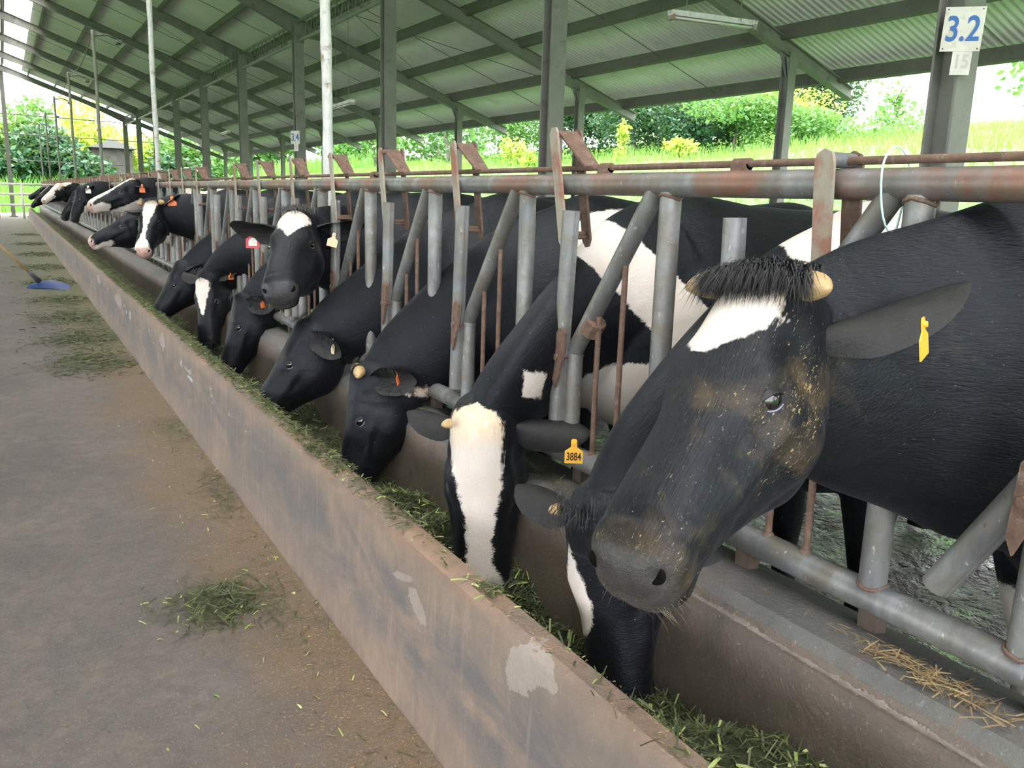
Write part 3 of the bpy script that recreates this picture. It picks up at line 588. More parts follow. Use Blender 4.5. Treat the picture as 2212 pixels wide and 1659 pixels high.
# blue mountain
xs = np.linspace(-260, 380, 60); ys = np.linspace(420, 560, 16); X, Y = np.meshgrid(xs, ys, indexing='ij'); Hh = 78 * np.exp(-((X - 40) / 150) ** 2) * (1 + .18 * np.sin(X * .05) + .1 * np.sin(X * .13)) * np.sin((Y - 420) / 140 * math.pi) ** .7
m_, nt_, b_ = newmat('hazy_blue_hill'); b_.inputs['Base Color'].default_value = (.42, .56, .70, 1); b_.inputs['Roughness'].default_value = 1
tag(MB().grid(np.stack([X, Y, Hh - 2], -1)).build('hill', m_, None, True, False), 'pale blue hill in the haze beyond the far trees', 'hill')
# ---------------------------------------------------------------- cows
def hermite(xk, Y, x):
    xk = np.asarray(xk, float); Y = np.asarray(Y, float)
    if Y.ndim == 1: Y = Y[:, None]
    d = np.diff(xk)[:, None]; sl = np.diff(Y, axis=0) / d
    m = np.zeros_like(Y); m[0] = sl[0]; m[-1] = sl[-1]
    a, b = sl[:-1], sl[1:]
    m[1:-1] = np.where(a * b > 0, 2 * a * b / (a + b + 1e-12 * np.sign(a + b + 1e-30)), 0)
    i = np.clip(np.searchsorted(xk, x) - 1, 0, len(xk) - 2)
    h = (xk[i + 1] - xk[i])[:, None]; t = ((x - xk[i])[:, None]) / h
    return (2*t**3-3*t**2+1)*Y[i] + (t**3-2*t**2+t)*h*m[i] + (-2*t**3+3*t**2)*Y[i+1] + (t**3-t**2)*h*m[i+1]
HEAD = np.array([  # u, top, bottom, half width above, half width of jaw
 (-.065, -.075, -.120, .020, .015), (-.055, -.045, -.165, .055, .045), (-.030, -.014, -.205, .080, .060), (.000, .008, -.238, .090, .068), (.050, .016, -.270, .097, .078),
 (.100, .013, -.290, .104, .084), (.150, .007, -.296, .110, .086), (.200, .001, -.292, .108, .084), (.260, -.004, -.255, .093, .074),
 (.320, -.007, -.216, .087, .064), (.380, -.009, -.186, .081, .058), (.430, -.012, -.166, .078, .058), (.470, -.019, -.160, .077, .060),
 (.500, -.034, -.150, .066, .054), (.516, -.052, -.136, .052, .044), (.525, -.075, -.115, .028, .022)])
def spow(x, p): return np.sign(x) * np.abs(x) ** p
def head_local(nu=170, nt=120):
    tt = np.linspace(0, 1, nu); uu = -.065 + .59 * tt
    pr = hermite(HEAD[:, 0], HEAD[:, 1:], uu)
    th = np.linspace(0, 2 * math.pi, nt, endpoint=False); c, s = np.cos(th), np.sin(th)
    top, bot, wu, wl = (pr[:, k][:, None] for k in range(4))
    mid = (top + bot) / 2; half = (top - bot) / 2
    k = np.clip((c + .9) / 1.3, 0, 1); k = k * k * (3 - 2 * k)
    n = mid + half * spow(c, .85)[None]; w = wl + (wu - wl) * k[None]
    y = w * spow(s, .78)[None]
    V = np.stack([np.broadcast_to(uu[:, None], n.shape), n, y], -1)
    # gaussian reliefs: centre (u,n,|s|), radius, outward vector
    def g(c0, r, vec, both=True):
        P = V.copy(); P[..., 2] = np.abs(P[..., 2])
        r = np.broadcast_to(np.asarray(r, float), (3,))
        wgt = np.exp(-(((P - np.array(c0)) / r) ** 2).sum(-1))
        sgn = np.where(V[..., 2] >= 0, 1, -1)
        V[..., 0] += wgt * vec[0]; V[..., 1] += wgt * vec[1]; V[..., 2] += wgt * vec[2] * sgn
    g((.165, -.015, .10), (.045, .022, .04), (0, .010, .012))          # brow
    g((.192, -.052, .11), (.030, .020, .04), (0, 0, -.006))            # orbit
    g((.215, -.088, .10), (.045, .018, .05), (0, 0, .007))             # under the eye
    g((.095, -.055, .10), (.035, .03, .04), (0, 0, -.012))             # temple
    g((.165, -.175, .08), (.07, .06, .05), (0, 0, .016))               # cheek
    g((.300, -.095, .08), (.07, .018, .04), (0, 0, .006))              # facial crest
    g((.290, -.045, .08), (.06, .025, .04), (0, 0, -.006))
    g((.340, -.150, .06), (.05, .02, .04), (0, 0, -.006))
    g((.465, -.060, .07), (.035, .03, .03), (0, .002, .003))           # nostril wing
    g((.503, -.058, .052), (.022, .020, .02), (-.006, .0, -.004))        # nostril hollow
    g((.512, -.036, .048), (.016, .012, .02), (.004, .004, .002))
    g((.480, -.118, .06), (.05, .006, .04), (0, 0, -.006))             # mouth
    g((.520, -.118, .02), (.02, .006, .05), (-.008, 0, 0))
    g((.470, -.145, .05), (.03, .018, .03), (.004, -.003, .006))       # chin
    g((.438, -.085, .07), (.006, .045, .03), (0, 0, -.0045))           # groove behind the muzzle
    g((.440, -.020, .03), (.007, .02, .05), (0, -.005, 0))
    for q, (uu0, nn0) in enumerate(((.41, -.112), (.385, -.128), (.36, -.140), (.335, -.15))):
        g((uu0, nn0, .065), (.009, .028, .03), (0, 0, -.0035 if q % 2 else .003))      # folds above the mouth corner
    g((.250, -.120, .09), (.06, .012, .05), (0, 0, -.006))             # below the crest
    g((.128, -.080, .10), (.012, .03, .04), (0, 0, -.006))
    g((.235, -.060, .10), (.014, .016, .04), (0, 0, -.007))            # tear groove
    g((.245, -.215, .07), (.05, .02, .04), (0, 0, -.008)); g((.120, -.150, .09), (.014, .08, .05), (0, 0, -.006))
    g((.0, .01, .0), (.05, .03, .05), (-.006, .010, 0))                # poll
    return V
def loft(mb, V):
    a, b = V.shape[:2]
    F = [(i * b + j, i * b + (j + 1) % b, (i + 1) * b + (j + 1) % b, (i + 1) * b + j) for i in range(a - 1) for j in range(b)]
    F.append(tuple(range(b))[::-1]); F.append(tuple((a - 1) * b + j for j in range(b)))
    mb.add(V.reshape(-1, 3), F)
BODY = np.array([  # d back from breast, top, bottom, half width
 (-.06, .98, .86, .03), (0, 1.08, .74, .12), (.10, 1.24, .63, .20), (.25, 1.35, .57, .25), (.45, 1.415, .55, .28), (.75, 1.385, .54, .32), (1.10, 1.375, .51, .37), (1.40, 1.39, .55, .37),
 (1.65, 1.41, .66, .31), (1.85, 1.37, .76, .25), (1.98, 1.28, .86, .17), (2.05, 1.16, .96, .05)])
def make_cow(name, poll, a, n, scale, base, yawdeg=0., zf=.10, voxel=.010, coat=None, white=None, pinkn=0., dirtn=0., neckdip=.0, necklat=0., neckw=1.0, neckh=1.0, neckp=-.115, legs=True, bodyscale=1.0, hornlen=(.05, .05), hornr=1.0, ears=None, tags=(), forelock=0, whiskers=0, eyes=True, lids=True, extras=None):
    """poll/a/n: head frame in world; base: ground point under the breast; body runs along +X turned by yawdeg."""
    poll = np.array(poll, float); a = unit(a); n = np.array(n, float); n = unit(n - a * (n @ a)); s = np.cross(n, a)
    Rh = np.stack([a, n, s], 1)
    toW = lambda L: poll + scale * (np.asarray(L, float) @ Rh.T)
    root = empty(name, base)
    b0 = np.array(base, float)
    mb = MB(); loft(mb, toW(head_local()))
    # body
    dd = np.linspace(-.06, 2.05, 60); pr = hermite(BODY[:, 0], BODY[:, 1:], dd)
    th = np.linspace(0, 2 * math.pi, 40, endpoint=False); c, sn = np.cos(th), np.sin(th)
    fw = np.array((math.cos(math.radians(yawdeg)), math.sin(math.radians(yawdeg)), 0)); lt = np.array((-fw[1], fw[0], 0)); up = np.array((0, 0, 1.0))
    bs = bodyscale
    def body(d, l, z): return b0 + bs * (np.asarray(d)[..., None] * fw + np.asarray(l)[..., None] * lt) + np.asarray(z)[..., None] * bs * up
    mid = (pr[:, 0] + pr[:, 1]) / 2; hf = (pr[:, 0] - pr[:, 1]) / 2
    z = mid[:, None] + hf[:, None] * spow(c, .9)[None]
    w = pr[:, 2][:, None] * (spow(sn, .85) * np.where(c > 0, 1 - .35 * c ** 2.2, 1 - .12 * c ** 2))[None]
    loft(mb, body(np.broadcast_to(dd[:, None], z.shape), w, z))
    # shoulder blades / hips
    # neck
    d0 = unit(-a * .75 - n * .25)
    P0 = toW((.045, neckp, 0)); P3 = body(np.array(.34), np.array(0.), np.array(1.03))
    Lk = np.linalg.norm(P3 - P0); v03 = (P3 - P0) / Lk
    P1 = P0 + unit(d0 * .6 + v03 * .7) * Lk * .36 + np.array((0, necklat, -neckdip)); P2 = P3 - unit(fw * .8 + v03 * .6 + up * (-.0)) * Lk * .36
    tk = np.linspace(0, 1, 40)[:, None]
    Q = (1-tk)**3*P0 + 3*(1-tk)**2*tk*P1 + 3*(1-tk)*tk**2*P2 + tk**3*P3
    T = np.gradient(Q, axis=0); T /= np.linalg.norm(T, axis=1)[:, None]
    hh = hermite([0, .15, .35, .6, .8, 1], [.125, .170, .205, .255, .30, .32], tk[:, 0])[:, 0] * scale * np.interp(tk[:, 0], [0, .5, 1], [neckh, 1 + (neckh - 1) * 1.7, 1 + (neckh - 1) * .5])
    ww = hermite([0, .15, .35, .6, .8, 1], [.078, .092, .105, .135, .175, .20], tk[:, 0])[:, 0] * scale * neckw
    D0 = unit(n * .75 - a * .5); V = []; DV = np.zeros((40, 3)); SV = np.zeros((40, 3))
    for i in range(40):
        k = tk[i, 0]; k = k * k * (3 - 2 * k); dv = D0 * (1 - k) + up * k
        dv = unit(dv - T[i] * (dv @ T[i])); sv = np.cross(dv, T[i]); DV[i] = dv; SV[i] = sv
        V.append(Q[i] + hh[i] * spow(c, .9)[:, None] * dv + (ww[i] * (sn * np.where(c > 0, 1 - .32 * c ** 2, 1 - .15 * c ** 2)))[:, None] * sv)
    loft(mb, np.array(V))
    if legs:
        for sd in (-1, 1):
            for pts, rr in (([(.36, .15, .86), (.33, .165, .66), (.36, .15, .42), (.365, .145, .30), (.365, .14, .15), (.34, .14, .07), (.33, .14, .0)], [.13, .095, .056, .038, .040, .050, .058]),
                            ([(1.68, .17, 1.0), (1.60, .19, .74), (1.80, .17, .52), (1.88, .16, .46), (1.84, .15, .28), (1.83, .15, .14), (1.80, .15, .07), (1.79, .15, .0)], [.19, .14, .075, .055, .042, .044, .050, .058])):
                q = np.array(pts); tq = np.linspace(0, 1, len(q)); t2 = np.linspace(0, 1, 26)
                qq = hermite(tq, q, t2); r2 = hermite(tq, np.array(rr), t2)[:, 0]
                mb.tube(body(qq[:, 0], qq[:, 1] * sd, qq[:, 2]), r2 * bs, 16)
        tl = np.array([(1.98, 0, 1.24), (2.07, 0, 1.15), (2.08, .02, .9), (2.05, .03, .6), (2.04, .03, .42)]); t2 = np.linspace(0, 1, 24); qq = hermite(np.linspace(0, 1, 5), tl, t2)
        mb.tube(body(qq[:, 0], qq[:, 1], qq[:, 2]), np.interp(t2, [0, .3, .7, .85, 1], [.04, .025, .02, .035, .012]) * bs, 10)
    me0 = mb.mesh('cow_source'); o0 = bpy.data.objects.new('cow_source', me0); C.objects.link(o0)
    rm = o0.modifiers.new('r', 'REMESH'); rm.mode = 'VOXEL'; rm.voxel_size = voxel
    smm = o0.modifiers.new('s', 'SMOOTH'); smm.iterations = max(2, int(round(.022 / voxel * 1.3))); smm.factor = .5
    me = bpy.data.meshes.new_from_object(o0.evaluated_get(bpy.context.evaluated_depsgraph_get()))
    bpy.data.objects.remove(o0); bpy.data.meshes.remove(me0)
    me.name = 'body'; sm(me)
    nv = len(me.vertices); co = np.zeros(nv * 3); me.vertices.foreach_get('co', co); co = co.reshape(-1, 3)
    hl = (co - poll) @ Rh / scale
    bl = (co - b0) / bs; bl = np.stack([bl @ fw, bl @ lt, bl[:, 2]], 1)
    wv = np.full(nv, -.1) if white is None else white(hl, bl, co)
    uu_, nn_, ss_ = hl.T
    muz = np.clip((uu_ - .482 - .25 * np.clip(-.05 - nn_, 0, .06) + np.abs(ss_) * .12) / .012, 0, 1) * (nn_ > -.135) * (uu_ < .56) * (np.abs(ss_) < .09)
    hoof = np.clip((.075 - bl[:, 2]) / .01, 0, 1)
    dr = np.zeros(nv)
    if dirtn:
        dr = np.exp(-(((uu_ - .13) / .11) ** 2 + ((nn_ + .11) / .09) ** 2)) * (ss_ > 0) + .35 * np.exp(-(((uu_ - .48) / .035) ** 2)) + .25 * (uu_ > .2)
        dr = dr * dirtn * (uu_ > -.1) * (uu_ < .56) * (nn_ > -.3)
    for nm_, arr in (('white', wv), ('nose', muz), ('hoof', hoof), ('dirt', dr)):
        at = me.attributes.new(nm_, 'FLOAT', 'POINT'); at.data.foreach_set('value', arr.astype(np.float32))
    hcv = hl.copy(); isb = (bl[:, 0] > .28) | (bl[:, 2] < .55); ish = (uu_ > -.045) & (np.abs(ss_) < .2) & (nn_ > -.33) & (nn_ < .12)
    idx = np.where(~isb & ~ish)[0]
    if len(idx):
        dm = ((co[idx][:, None, :] - Q[None, ::2, :]) ** 2).sum(-1).argmin(1) * 2; arc = np.concatenate([[0], np.cumsum(np.linalg.norm(np.diff(Q, axis=0), axis=1))])
        dq = co[idx] - Q[dm]; hcv[idx] = np.stack([-.08 - (arc[dm] + (dq * T[dm]).sum(1)), (dq * DV[dm]).sum(1), (dq * SV[dm]).sum(1)], 1)
    hcv[isb] = bl[isb] * np.array((-1, 1, 1)) + np.array((-2.0, 0, 0))
    at = me.attributes.new('hc', 'FLOAT_VECTOR', 'POINT'); at.data.foreach_set('vector', hcv.astype(np.float32).ravel())
    me.transform(Matrix.Translation(-Vector(base)))
    link('body', me, coat or M['coat'], root)
    inv = -b0
    def put(nm, mbx, mat, smooth=True, parent=root):
        mbx.v = [v + inv for v in mbx.v]; return mbx.build(nm, mat, parent, smooth)
    # eyes
    if eyes:
        for sd in (-1, 1):
            eo_ = unit((.30, .14, 1.0 * sd)); ex_ = np.array((1.0, .50, 0)); ex_ = unit(ex_ - eo_ * (ex_ @ eo_)); en_ = np.cross(eo_, ex_) * sd
            sf = np.array((.192, -.050, .0885 * sd)); R0 = .0265; cen = sf - eo_ * .0215
            e = MB(); th1 = np.linspace(0.01, math.pi - .01, 16); ph = np.linspace(0, 2 * math.pi, 28, endpoint=False)
            Vv = np.stack([np.cos(th1)[:, None] * np.ones(28), np.sin(th1)[:, None] * np.cos(ph), np.sin(th1)[:, None] * np.sin(ph)], -1)
            loft(e, toW(cen + R0 * Vv.reshape(-1, 3)).reshape(Vv.shape)); eo = put('eye', e, M['eye'])
            if lids:
                t_ = np.linspace(0, 2 * math.pi, 56); rows = []
                x0 = .0225 * np.cos(t_); n0 = np.where(np.sin(t_) > 0, .0125, .0115) * np.sign(np.sin(t_)) * np.abs(np.sin(t_)) ** 1.1
                kk = np.clip((np.cos(t_) - .75) / .25, 0, 1); x0 = x0 + .008 * kk; n0 = n0 - .004 * kk
                for k, lift in enumerate((-.0005, .0016, .0024, .0016, .0020, .0005, -.004, -.010, -.02)):
                    g_ = (0, .0, .07, .16, .26, .42, .62, .82, 1.0)[k]
                    X = x0 * (1 - g_) + .046 * np.cos(t_) * g_; N_ = n0 * (1 - g_) + .040 * np.sin(t_) * g_; rho2 = X ** 2 * .8 + N_ ** 2
                    hgt = np.sqrt(np.clip(R0 ** 2 - rho2, .000025, 1)) - .0215 + lift * (1 if k < 3 or True else 1) - .25 * np.clip(np.sqrt(rho2) - .0255, 0, 1)
                    rows.append(toW(sf + X[:, None] * ex_ + N_[:, None] * en_ + hgt[:, None] * eo_))
                lb = MB(); lb.grid(np.array(rows)); put('eyelid', lb, M['lid'], True, eo)
                t3 = np.linspace(math.pi * 1.02, math.pi * 2.0, 26); X = np.interp(t3, t_, x0); N_ = np.interp(t3, t_, n0); hgt = np.sqrt(np.clip(R0 ** 2 - X ** 2 * .8 - N_ ** 2, .000025, 1)) - .0215 + .0012
                rb = MB(); rb.tube(toW(sf + X[:, None] * ex_ + N_[:, None] * en_ + hgt[:, None] * eo_), .0015 * scale, 6); put('lid_rim', rb, M['lid_rim'], True, eo)
    for sd in (-1, 1):      # nostrils: solid near-black plugs, the hollow's shade put into their colour
        e1 = unit((-.45, .55, .55 * sd)); e3 = unit((.80, .15, .62 * sd)); e3 = unit(e3 - e1 * (e3 @ e1)); e2 = np.cross(e1, e3); nb = MB()
        th1 = np.linspace(.02, math.pi - .02, 12); ph = np.linspace(0, 2 * math.pi, 20, endpoint=False); st = np.sin(th1)[:, None]
        q1, q2, q3 = np.cos(th1)[:, None] * np.ones(20), st * np.cos(ph), st * np.sin(ph)
        L_ = np.array((.4965, -.060, .0545 * sd)) + q1[..., None] * e1 * .0135 + (q2 * .0062 + .006 * q1 ** 2)[..., None] * e2 + q3[..., None] * e3 * .0085
        loft(nb, toW(L_.reshape(-1, 3)).reshape(L_.shape)); put('nostril', nb, M['nostril'])
    # horns
    for sd, hlh in ((1, hornlen[0]), (-1, hornlen[1])):
        if not hlh: continue
        t_ = np.linspace(0, 1, 9); hb = MB()
        pth = toW(np.stack([-.002 + .025 * t_ ** 2 * hlh / .06, -.006 + .008 * t_, sd * (.072 + (hlh + .015) * t_)], 1))
        hb.tube(pth, np.array([.023, .024, .0235, .0225, .021, .019, .016, .011, .004]) * scale * hornr, 14); put('horn', hb, M['horn'])
    # ears
    E_ = ears or {}
    earf = {}
    for sd in (1, -1):
        ed = E_.get(sd, {})
        di = unit(ed.get('dir', (-.25, -.28, 1.0 * sd))); op = np.array(ed.get('open', (.75, -.35, .0)), float)
        op = unit(op - di * (op @ di)); ac = np.cross(di, op)
        LE, WE = ed.get('len', .185) + .016, ed.get('wid', .056)
        i_ = np.linspace(0, 1, 15); j_ = np.linspace(-1, 1, 13)
        wp = hermite([0, .12, .35, .65, .88, 1], [.24, .58, 1.0, 1.0, .68, .12], i_)[:, 0] * WE
        org = np.array(ed.get('org', (.012, -.064, sd * .066)))
        G = []
        for layer in (0, 1):
            cup = .030 * (1 - i_ ** 1.5)[:, None] * (j_ ** 2)[None] + .016 * np.sin(i_ * math.pi)[:, None] * (j_ ** 2)[None]
            th_ = .0045 * (1 - j_ ** 2)[None] * (1 - .6 * i_)[:, None] * (1 if layer == 0 else -1) + 0 * cup
            P = org + di * (i_ * LE)[:, None, None] + (wp[:, None] * j_[None])[..., None] * ac + (cup + th_)[..., None] * op - (.016 * i_ ** 2 * 1.0)[:, None, None] * op
            G.append(toW(P.reshape(-1, 3)).reshape(15, 13, 3))
        eb = MB(); eb.grid(G[0]); k0 = eb.n; eb.m = 0; eb.grid(G[1])
        earf[sd] = (toW(org + di * LE * .60 - ac * 0), unit(Rh @ di), unit(Rh @ op), unit(Rh @ ac), toW(org + di * LE * .6 + ac * WE * .6), toW(org + di * LE * .6 - ac * WE * .6))
        eo = put('ear', eb, ed.get('mat', M['ear']), True)
        # ear fringe
        if forelock or ed.get('fringe'):
            hbm = MB()
            for q in range(170):
                jj = random.choice((-1, 1)) * random.uniform(.15, 1); ii = random.uniform(.05, .75)
                w0 = np.interp(ii, i_, wp) * jj; cp = (.03 * (1 - ii ** 1.5) + .016 * math.sin(ii * math.pi)) * jj ** 2
                p = org + di * ii * LE + ac * w0 + op * (cp + .004)
                dr_ = unit(di * .8 - ac * jj * random.uniform(.1, .8) + op * random.uniform(.1, .6)); ln = random.uniform(.015, .04)
                q1 = p + dr_ * ln; sd_ = np.cross(dr_, op) * .0008
                hbm.add(toW(np.array([p - sd_, p + sd_, q1])), [(0, 1, 2)])
            tag(put('ear_hair', hbm, M['hair'], False, eo), kind='stuff')
    # tags
    for tg in tags:
        sd = tg.get('side', 1); pos = np.array(tg['pos']) if 'pos' in tg else earf[sd][4 if tg.get('edge', 1) > 0 else 5]
        nrm = unit(tg.get('normal', (-.6, -.75, .1))); upv = np.array(tg.get('up', (0, 0, 1.0))); upv = unit(upv - nrm * (upv @ nrm)); rt = np.cross(upv, nrm)
        k = tg.get('size', 1.0); w_, h_ = .052 * k, .054 * k
        poly = [(-w_/2, -h_), (w_/2, -h_), (w_/2, -.018*k), (w_/2*.55, -.010*k), (.009*k, -.006*k), (.009*k, .012*k), (.005*k, .018*k), (-.005*k, .018*k), (-.009*k, .012*k), (-.009*k, -.006*k), (-w_/2*.55, -.010*k), (-w_/2, -.018*k)]
        tb = MB(); tb.prism(poly, -.0012, .0012); tb.v = [v[:, :1] * rt + v[:, 1:2] * upv + v[:, 2:3] * nrm + pos for v in tb.v]
        to = put('ear_tag', tb, tg['mat'], False)
        kb = MB(); kb.tube([pos + nrm * .0005 + upv * .006 * k, pos + nrm * .006 + upv * .006 * k], [.0065 * k, .005 * k], 12); put('button', kb, tg['mat'], False, to)
        if tg.get('label_plate'):
            lp = MB(); lp.prism([(-.016*k, -.045*k), (.016*k, -.045*k), (.016*k, -.026*k), (.006*k, -.014*k), (-.006*k, -.014*k), (-.016*k, -.026*k)], .0014, .0022); lp.v = [v[:, :1] * rt + v[:, 1:2] * upv + v[:, 2:3] * nrm + pos for v in lp.v]; put('white_label', lp, M['tag_white'], False, to)
        if tg.get('text'):
            cu = bpy.data.curves.new('tag_number', 'FONT'); cu.body = tg['text']; cu.size = .026 * k; cu.align_x = 'CENTER'; cu.extrude = .0003; cu.offset = .0004
            t0 = bpy.data.objects.new('t', cu); C.objects.link(t0); bpy.context.view_layer.update()
            tm = bpy.data.meshes.new_from_object(t0.evaluated_get(bpy.context.evaluated_depsgraph_get())); bpy.data.objects.remove(t0)
            Rm_ = Matrix((rt, upv, nrm)).transposed().to_4x4(); Rm_.translation = Vector(pos + inv + nrm * .0018 - upv * (.045 * k))
            tm.transform(Matrix.Diagonal((.84, 1.25, 1, 1))); tm.transform(Rm_); tm.materials.clear(); tm.materials.append(M['ink']); link('tag_number', tm, M['ink'], to)
    # forelock between the horns
    if forelock:
        hbm = MB()
        for q in range(forelock):
            p = np.array((random.uniform(-.055, .008), .0, max(-.078, min(.078, random.gauss(0, .044))))); p[1] = .012 + .016 * math.exp(-(p[0] / .05) ** 2) - 2.2 * p[2] ** 2 - .012 * (p[0] < -.02)
            dr_ = unit(np.array((random.uniform(.5, 1.1), random.uniform(.05, .55) * (1 if p[0] < .01 else .5), p[2] * 2.5 + random.gauss(0, .22))))
            ln = random.uniform(.03, .07); w_ = np.cross(dr_, (0, 1, 0)) * random.uniform(.0006, .0013)
            m1 = p + dr_ * ln * .5 + np.array((0, .006, 0)); e1 = p + dr_ * ln + np.array((ln * .2, -.016, 0))
            hbm.add(toW(np.array([p - w_, p + w_, m1 + w_ * .8, m1 - w_ * .8, e1])), [(0, 1, 2, 3), (3, 2, 4)])
        tag(put('forelock', hbm, M['hair'], False), kind='stuff')
    if whiskers:
        hbm = MB()
        for q in range(whiskers):
            ss = random.uniform(-.055, .055); u_ = random.uniform(.44, .52); p = np.array((u_, -.150 + (u_ - .44) * .35 + abs(ss) * .3, ss))
            dr_ = unit(np.array((random.uniform(-.1, .5), -1, ss * 8 + random.gauss(0, .2)))); ln = random.uniform(.012, .045); w_ = np.array((.0005, 0, .0004))
            hbm.add(toW(np.array([p - w_, p + w_, p + dr_ * ln])), [(0, 1, 2)])
        tag(put('whiskers', hbm, M['whisker'], False), kind='stuff')
    if extras: extras(root, toW, put, Rh)
    return root
# coat colours
def coat_mat(name, nose_col, dirty=False, pink=False):
    m, nt, b = newmat(name)
    at = lambda k: nd(nt, 'ShaderNodeAttribute', attribute_name=k)
    hc = at('hc').outputs['Vector']
    mp = nd(nt, 'ShaderNodeMapping'); mp.inputs['Scale'].default_value = (26, 240, 240); nt.links.new(hc, mp.inputs[0])
    streak = noise(nt, 1.0, 3, .6, mp.outputs[0], .6)
    big = noise(nt, 28, 4, .6, hc, .3)
    wsum = mth(nt, 'ADD', at('white').outputs['Fac'], mth(nt, 'ADD', mth(nt, 'MULTIPLY', mth(nt, 'SUBTRACT', big, .5), .035), mth(nt, 'MULTIPLY', mth(nt, 'SUBTRACT', streak, .5), .022)))
    wf = ramp(nt, mth(nt, 'ADD', mth(nt, 'MULTIPLY', wsum, 120), .5), .0, 1.0)
    tint = noise(nt, 9, 4, .6, hc)
    black = mixc(nt, ramp(nt, tint, .35, .75), (.0026, .0030, .0042), (.0068, .0070, .0088))
    white = mixc(nt, ramp(nt, tint, .35, .75), (.66, .61, .58), (.62, .53, .46))
    sp3 = nd(nt, 'ShaderNodeSeparateXYZ'); nt.links.new(hc, sp3.inputs[0]); white = mixc(nt, mth(nt, 'MULTIPLY', mth(nt, 'MULTIPLY', ramp(nt, mth(nt, 'ADD', mth(nt, 'MULTIPLY', sp3.outputs[0], -8), .7), .1, .8), ramp(nt, mth(nt, 'ADD', mth(nt, 'MULTIPLY', sp3.outputs[0], 10), 1.6), .2, 1)), ramp(nt, streak, .3, .6)), white, (.62, .46, .28))
    col = mixc(nt, wf, black, white)
    if dirty:
        dmask = at('dirt').outputs['Fac']
        mp2 = nd(nt, 'ShaderNodeMapping'); mp2.inputs['Scale'].default_value = (90, 260, 260); nt.links.new(hc, mp2.inputs[0])
        sp = noise(nt, 1.0, 3, .7, mp2.outputs[0], 1.2)
        k = mth(nt, 'ADD', sp, mth(nt, 'MULTIPLY', dmask, .11))
        col = mixc(nt, ramp(nt, mth(nt, 'ADD', noise(nt, 7, 5, .7, hc, .5), mth(nt, 'MULTIPLY', dmask, .16)), .60, .84), col, (.060, .043, .024))
        col = mixc(nt, ramp(nt, k, .70, .73), col, (.38, .27, .13))
    else:
        sp = noise(nt, 160, 2, .6, hc); col = mixc(nt, ramp(nt, sp, .735, .755), col, (.32, .27, .17))
    col = mixc(nt, at('nose').outputs['Fac'], col, mixc(nt, ramp(nt, noise(nt, 40, 4, .6, hc), .4, .6), nose_col, tuple(c * .72 for c in nose_col)))
    col = mixc(nt, at('hoof').outputs['Fac'], col, (.02, .017, .014))
    nt.links.new(col, b.inputs['Base Color'])
    rg = mth(nt, 'ADD', mth(nt, 'MULTIPLY', streak, .25), .36); rg = mth(nt, 'SUBTRACT', rg, mth(nt, 'MULTIPLY', at('nose').outputs['Fac'], .2))
    nt.links.new(rg, b.inputs['Roughness'])
    b.inputs['Specular IOR Level'].default_value = .29; b.inputs['Specular Tint'].default_value = (.80, .88, 1, 1); b.inputs['Sheen Weight'].default_value = .03; b.inputs['Sheen Roughness'].default_value = .4; b.inputs['Sheen Tint'].default_value = (.7, .75, 1, 1)
    bump(nt, b, mth(nt, 'ADD', mth(nt, 'MULTIPLY', streak, 1.4), mth(nt, 'ADD', mth(nt, 'MULTIPLY', noise(nt, 14, 3, .5, hc), 2.2), mth(nt, 'MULTIPLY', mth(nt, 'MULTIPLY', at('nose').outputs['Fac'], .45), noise(nt, 420, 2, .5, hc)))), .3, .006)
    return m
M['coat'] = coat_mat('black_white_coat', (.045, .042, .045)); M['coat_pink'] = coat_mat('black_white_coat_pink_nose', (.55, .36, .31))
M['coat_pale'] = coat_mat('black_white_coat_pale_nose', (.60, .52, .48)); M['coat_dirty'] = coat_mat('dusty_black_coat', (.05, .045, .042), True)
M['ear'] = mottled('black_ear_hair', (.003, .0032, .0045), (.009, .009, .010), 40, .6, bmp=.5, bd=.004)
M['eye'] = plain('dark_wet_eye', (.008, .006, .006), .04, spec=.8)
M['lid'] = plain('dark_eyelid_skin', (.007, .007, .008), .6); M['lid_rim'] = plain('pale_wet_lid_rim', (.22, .22, .30), .25)
M['horn'] = mottled('tan_horn', (.34, .22, .10), (.50, .36, .19), 60, .5, (.16, .10, .05), 25, bmp=.3, bd=.003)
M['nostril'] = plain('nostril_shade_black', (.003, .0025, .0025), .9, spec=.1)
M['hair'] = plain('black_hair', (.010, .010, .013), .42)
M['whisker'] = plain('pale_whisker', (.20, .18, .13), .5)
M['ink'] = plain('black_ink', (.015, .012, .01), .7)
M['tag_yellow'] = plain('yellow_tag_plastic', (.80, .42, .04), .45); M['tag_orange'] = plain('orange_tag_plastic', (.85, .20, .05), .45)
M['tag_cream'] = plain('cream_tag_plastic', (.72, .58, .38), .5); M['tag_white'] = plain('white_tag_plastic', (.8, .78, .72), .5); M['tag_red'] = plain('red_tag_plastic', (.62, .05, .08), .5)
# ---------------------------------------------------------------- the herd
def blaze(widths, cen=0., depth=.12):
    us = [p[0] for p in widths]; ws = [p[1] for p in widths]
    def f(hl):
        u_, n_, s_ = hl.T; w = np.interp(u_, us, ws, left=-.1, right=-.1); c = np.interp(u_, us, [p[2] if len(p) > 2 else cen for p in widths])
        return np.where(n_ > -depth, w - np.abs(s_ - c), -.1)
    return f
def blob(P, c, r): return (1 - np.sqrt((((P - np.asarray(c)) / np.asarray(r)) ** 2).sum(1))) * min(r)
def mx(*a):
    o = a[0]
    for b in a[1:]: o = np.maximum(o, b)
    return o
ZF = .12
def sy(k): return A0 + SP * k + .405 + .165     # centre of neck opening k
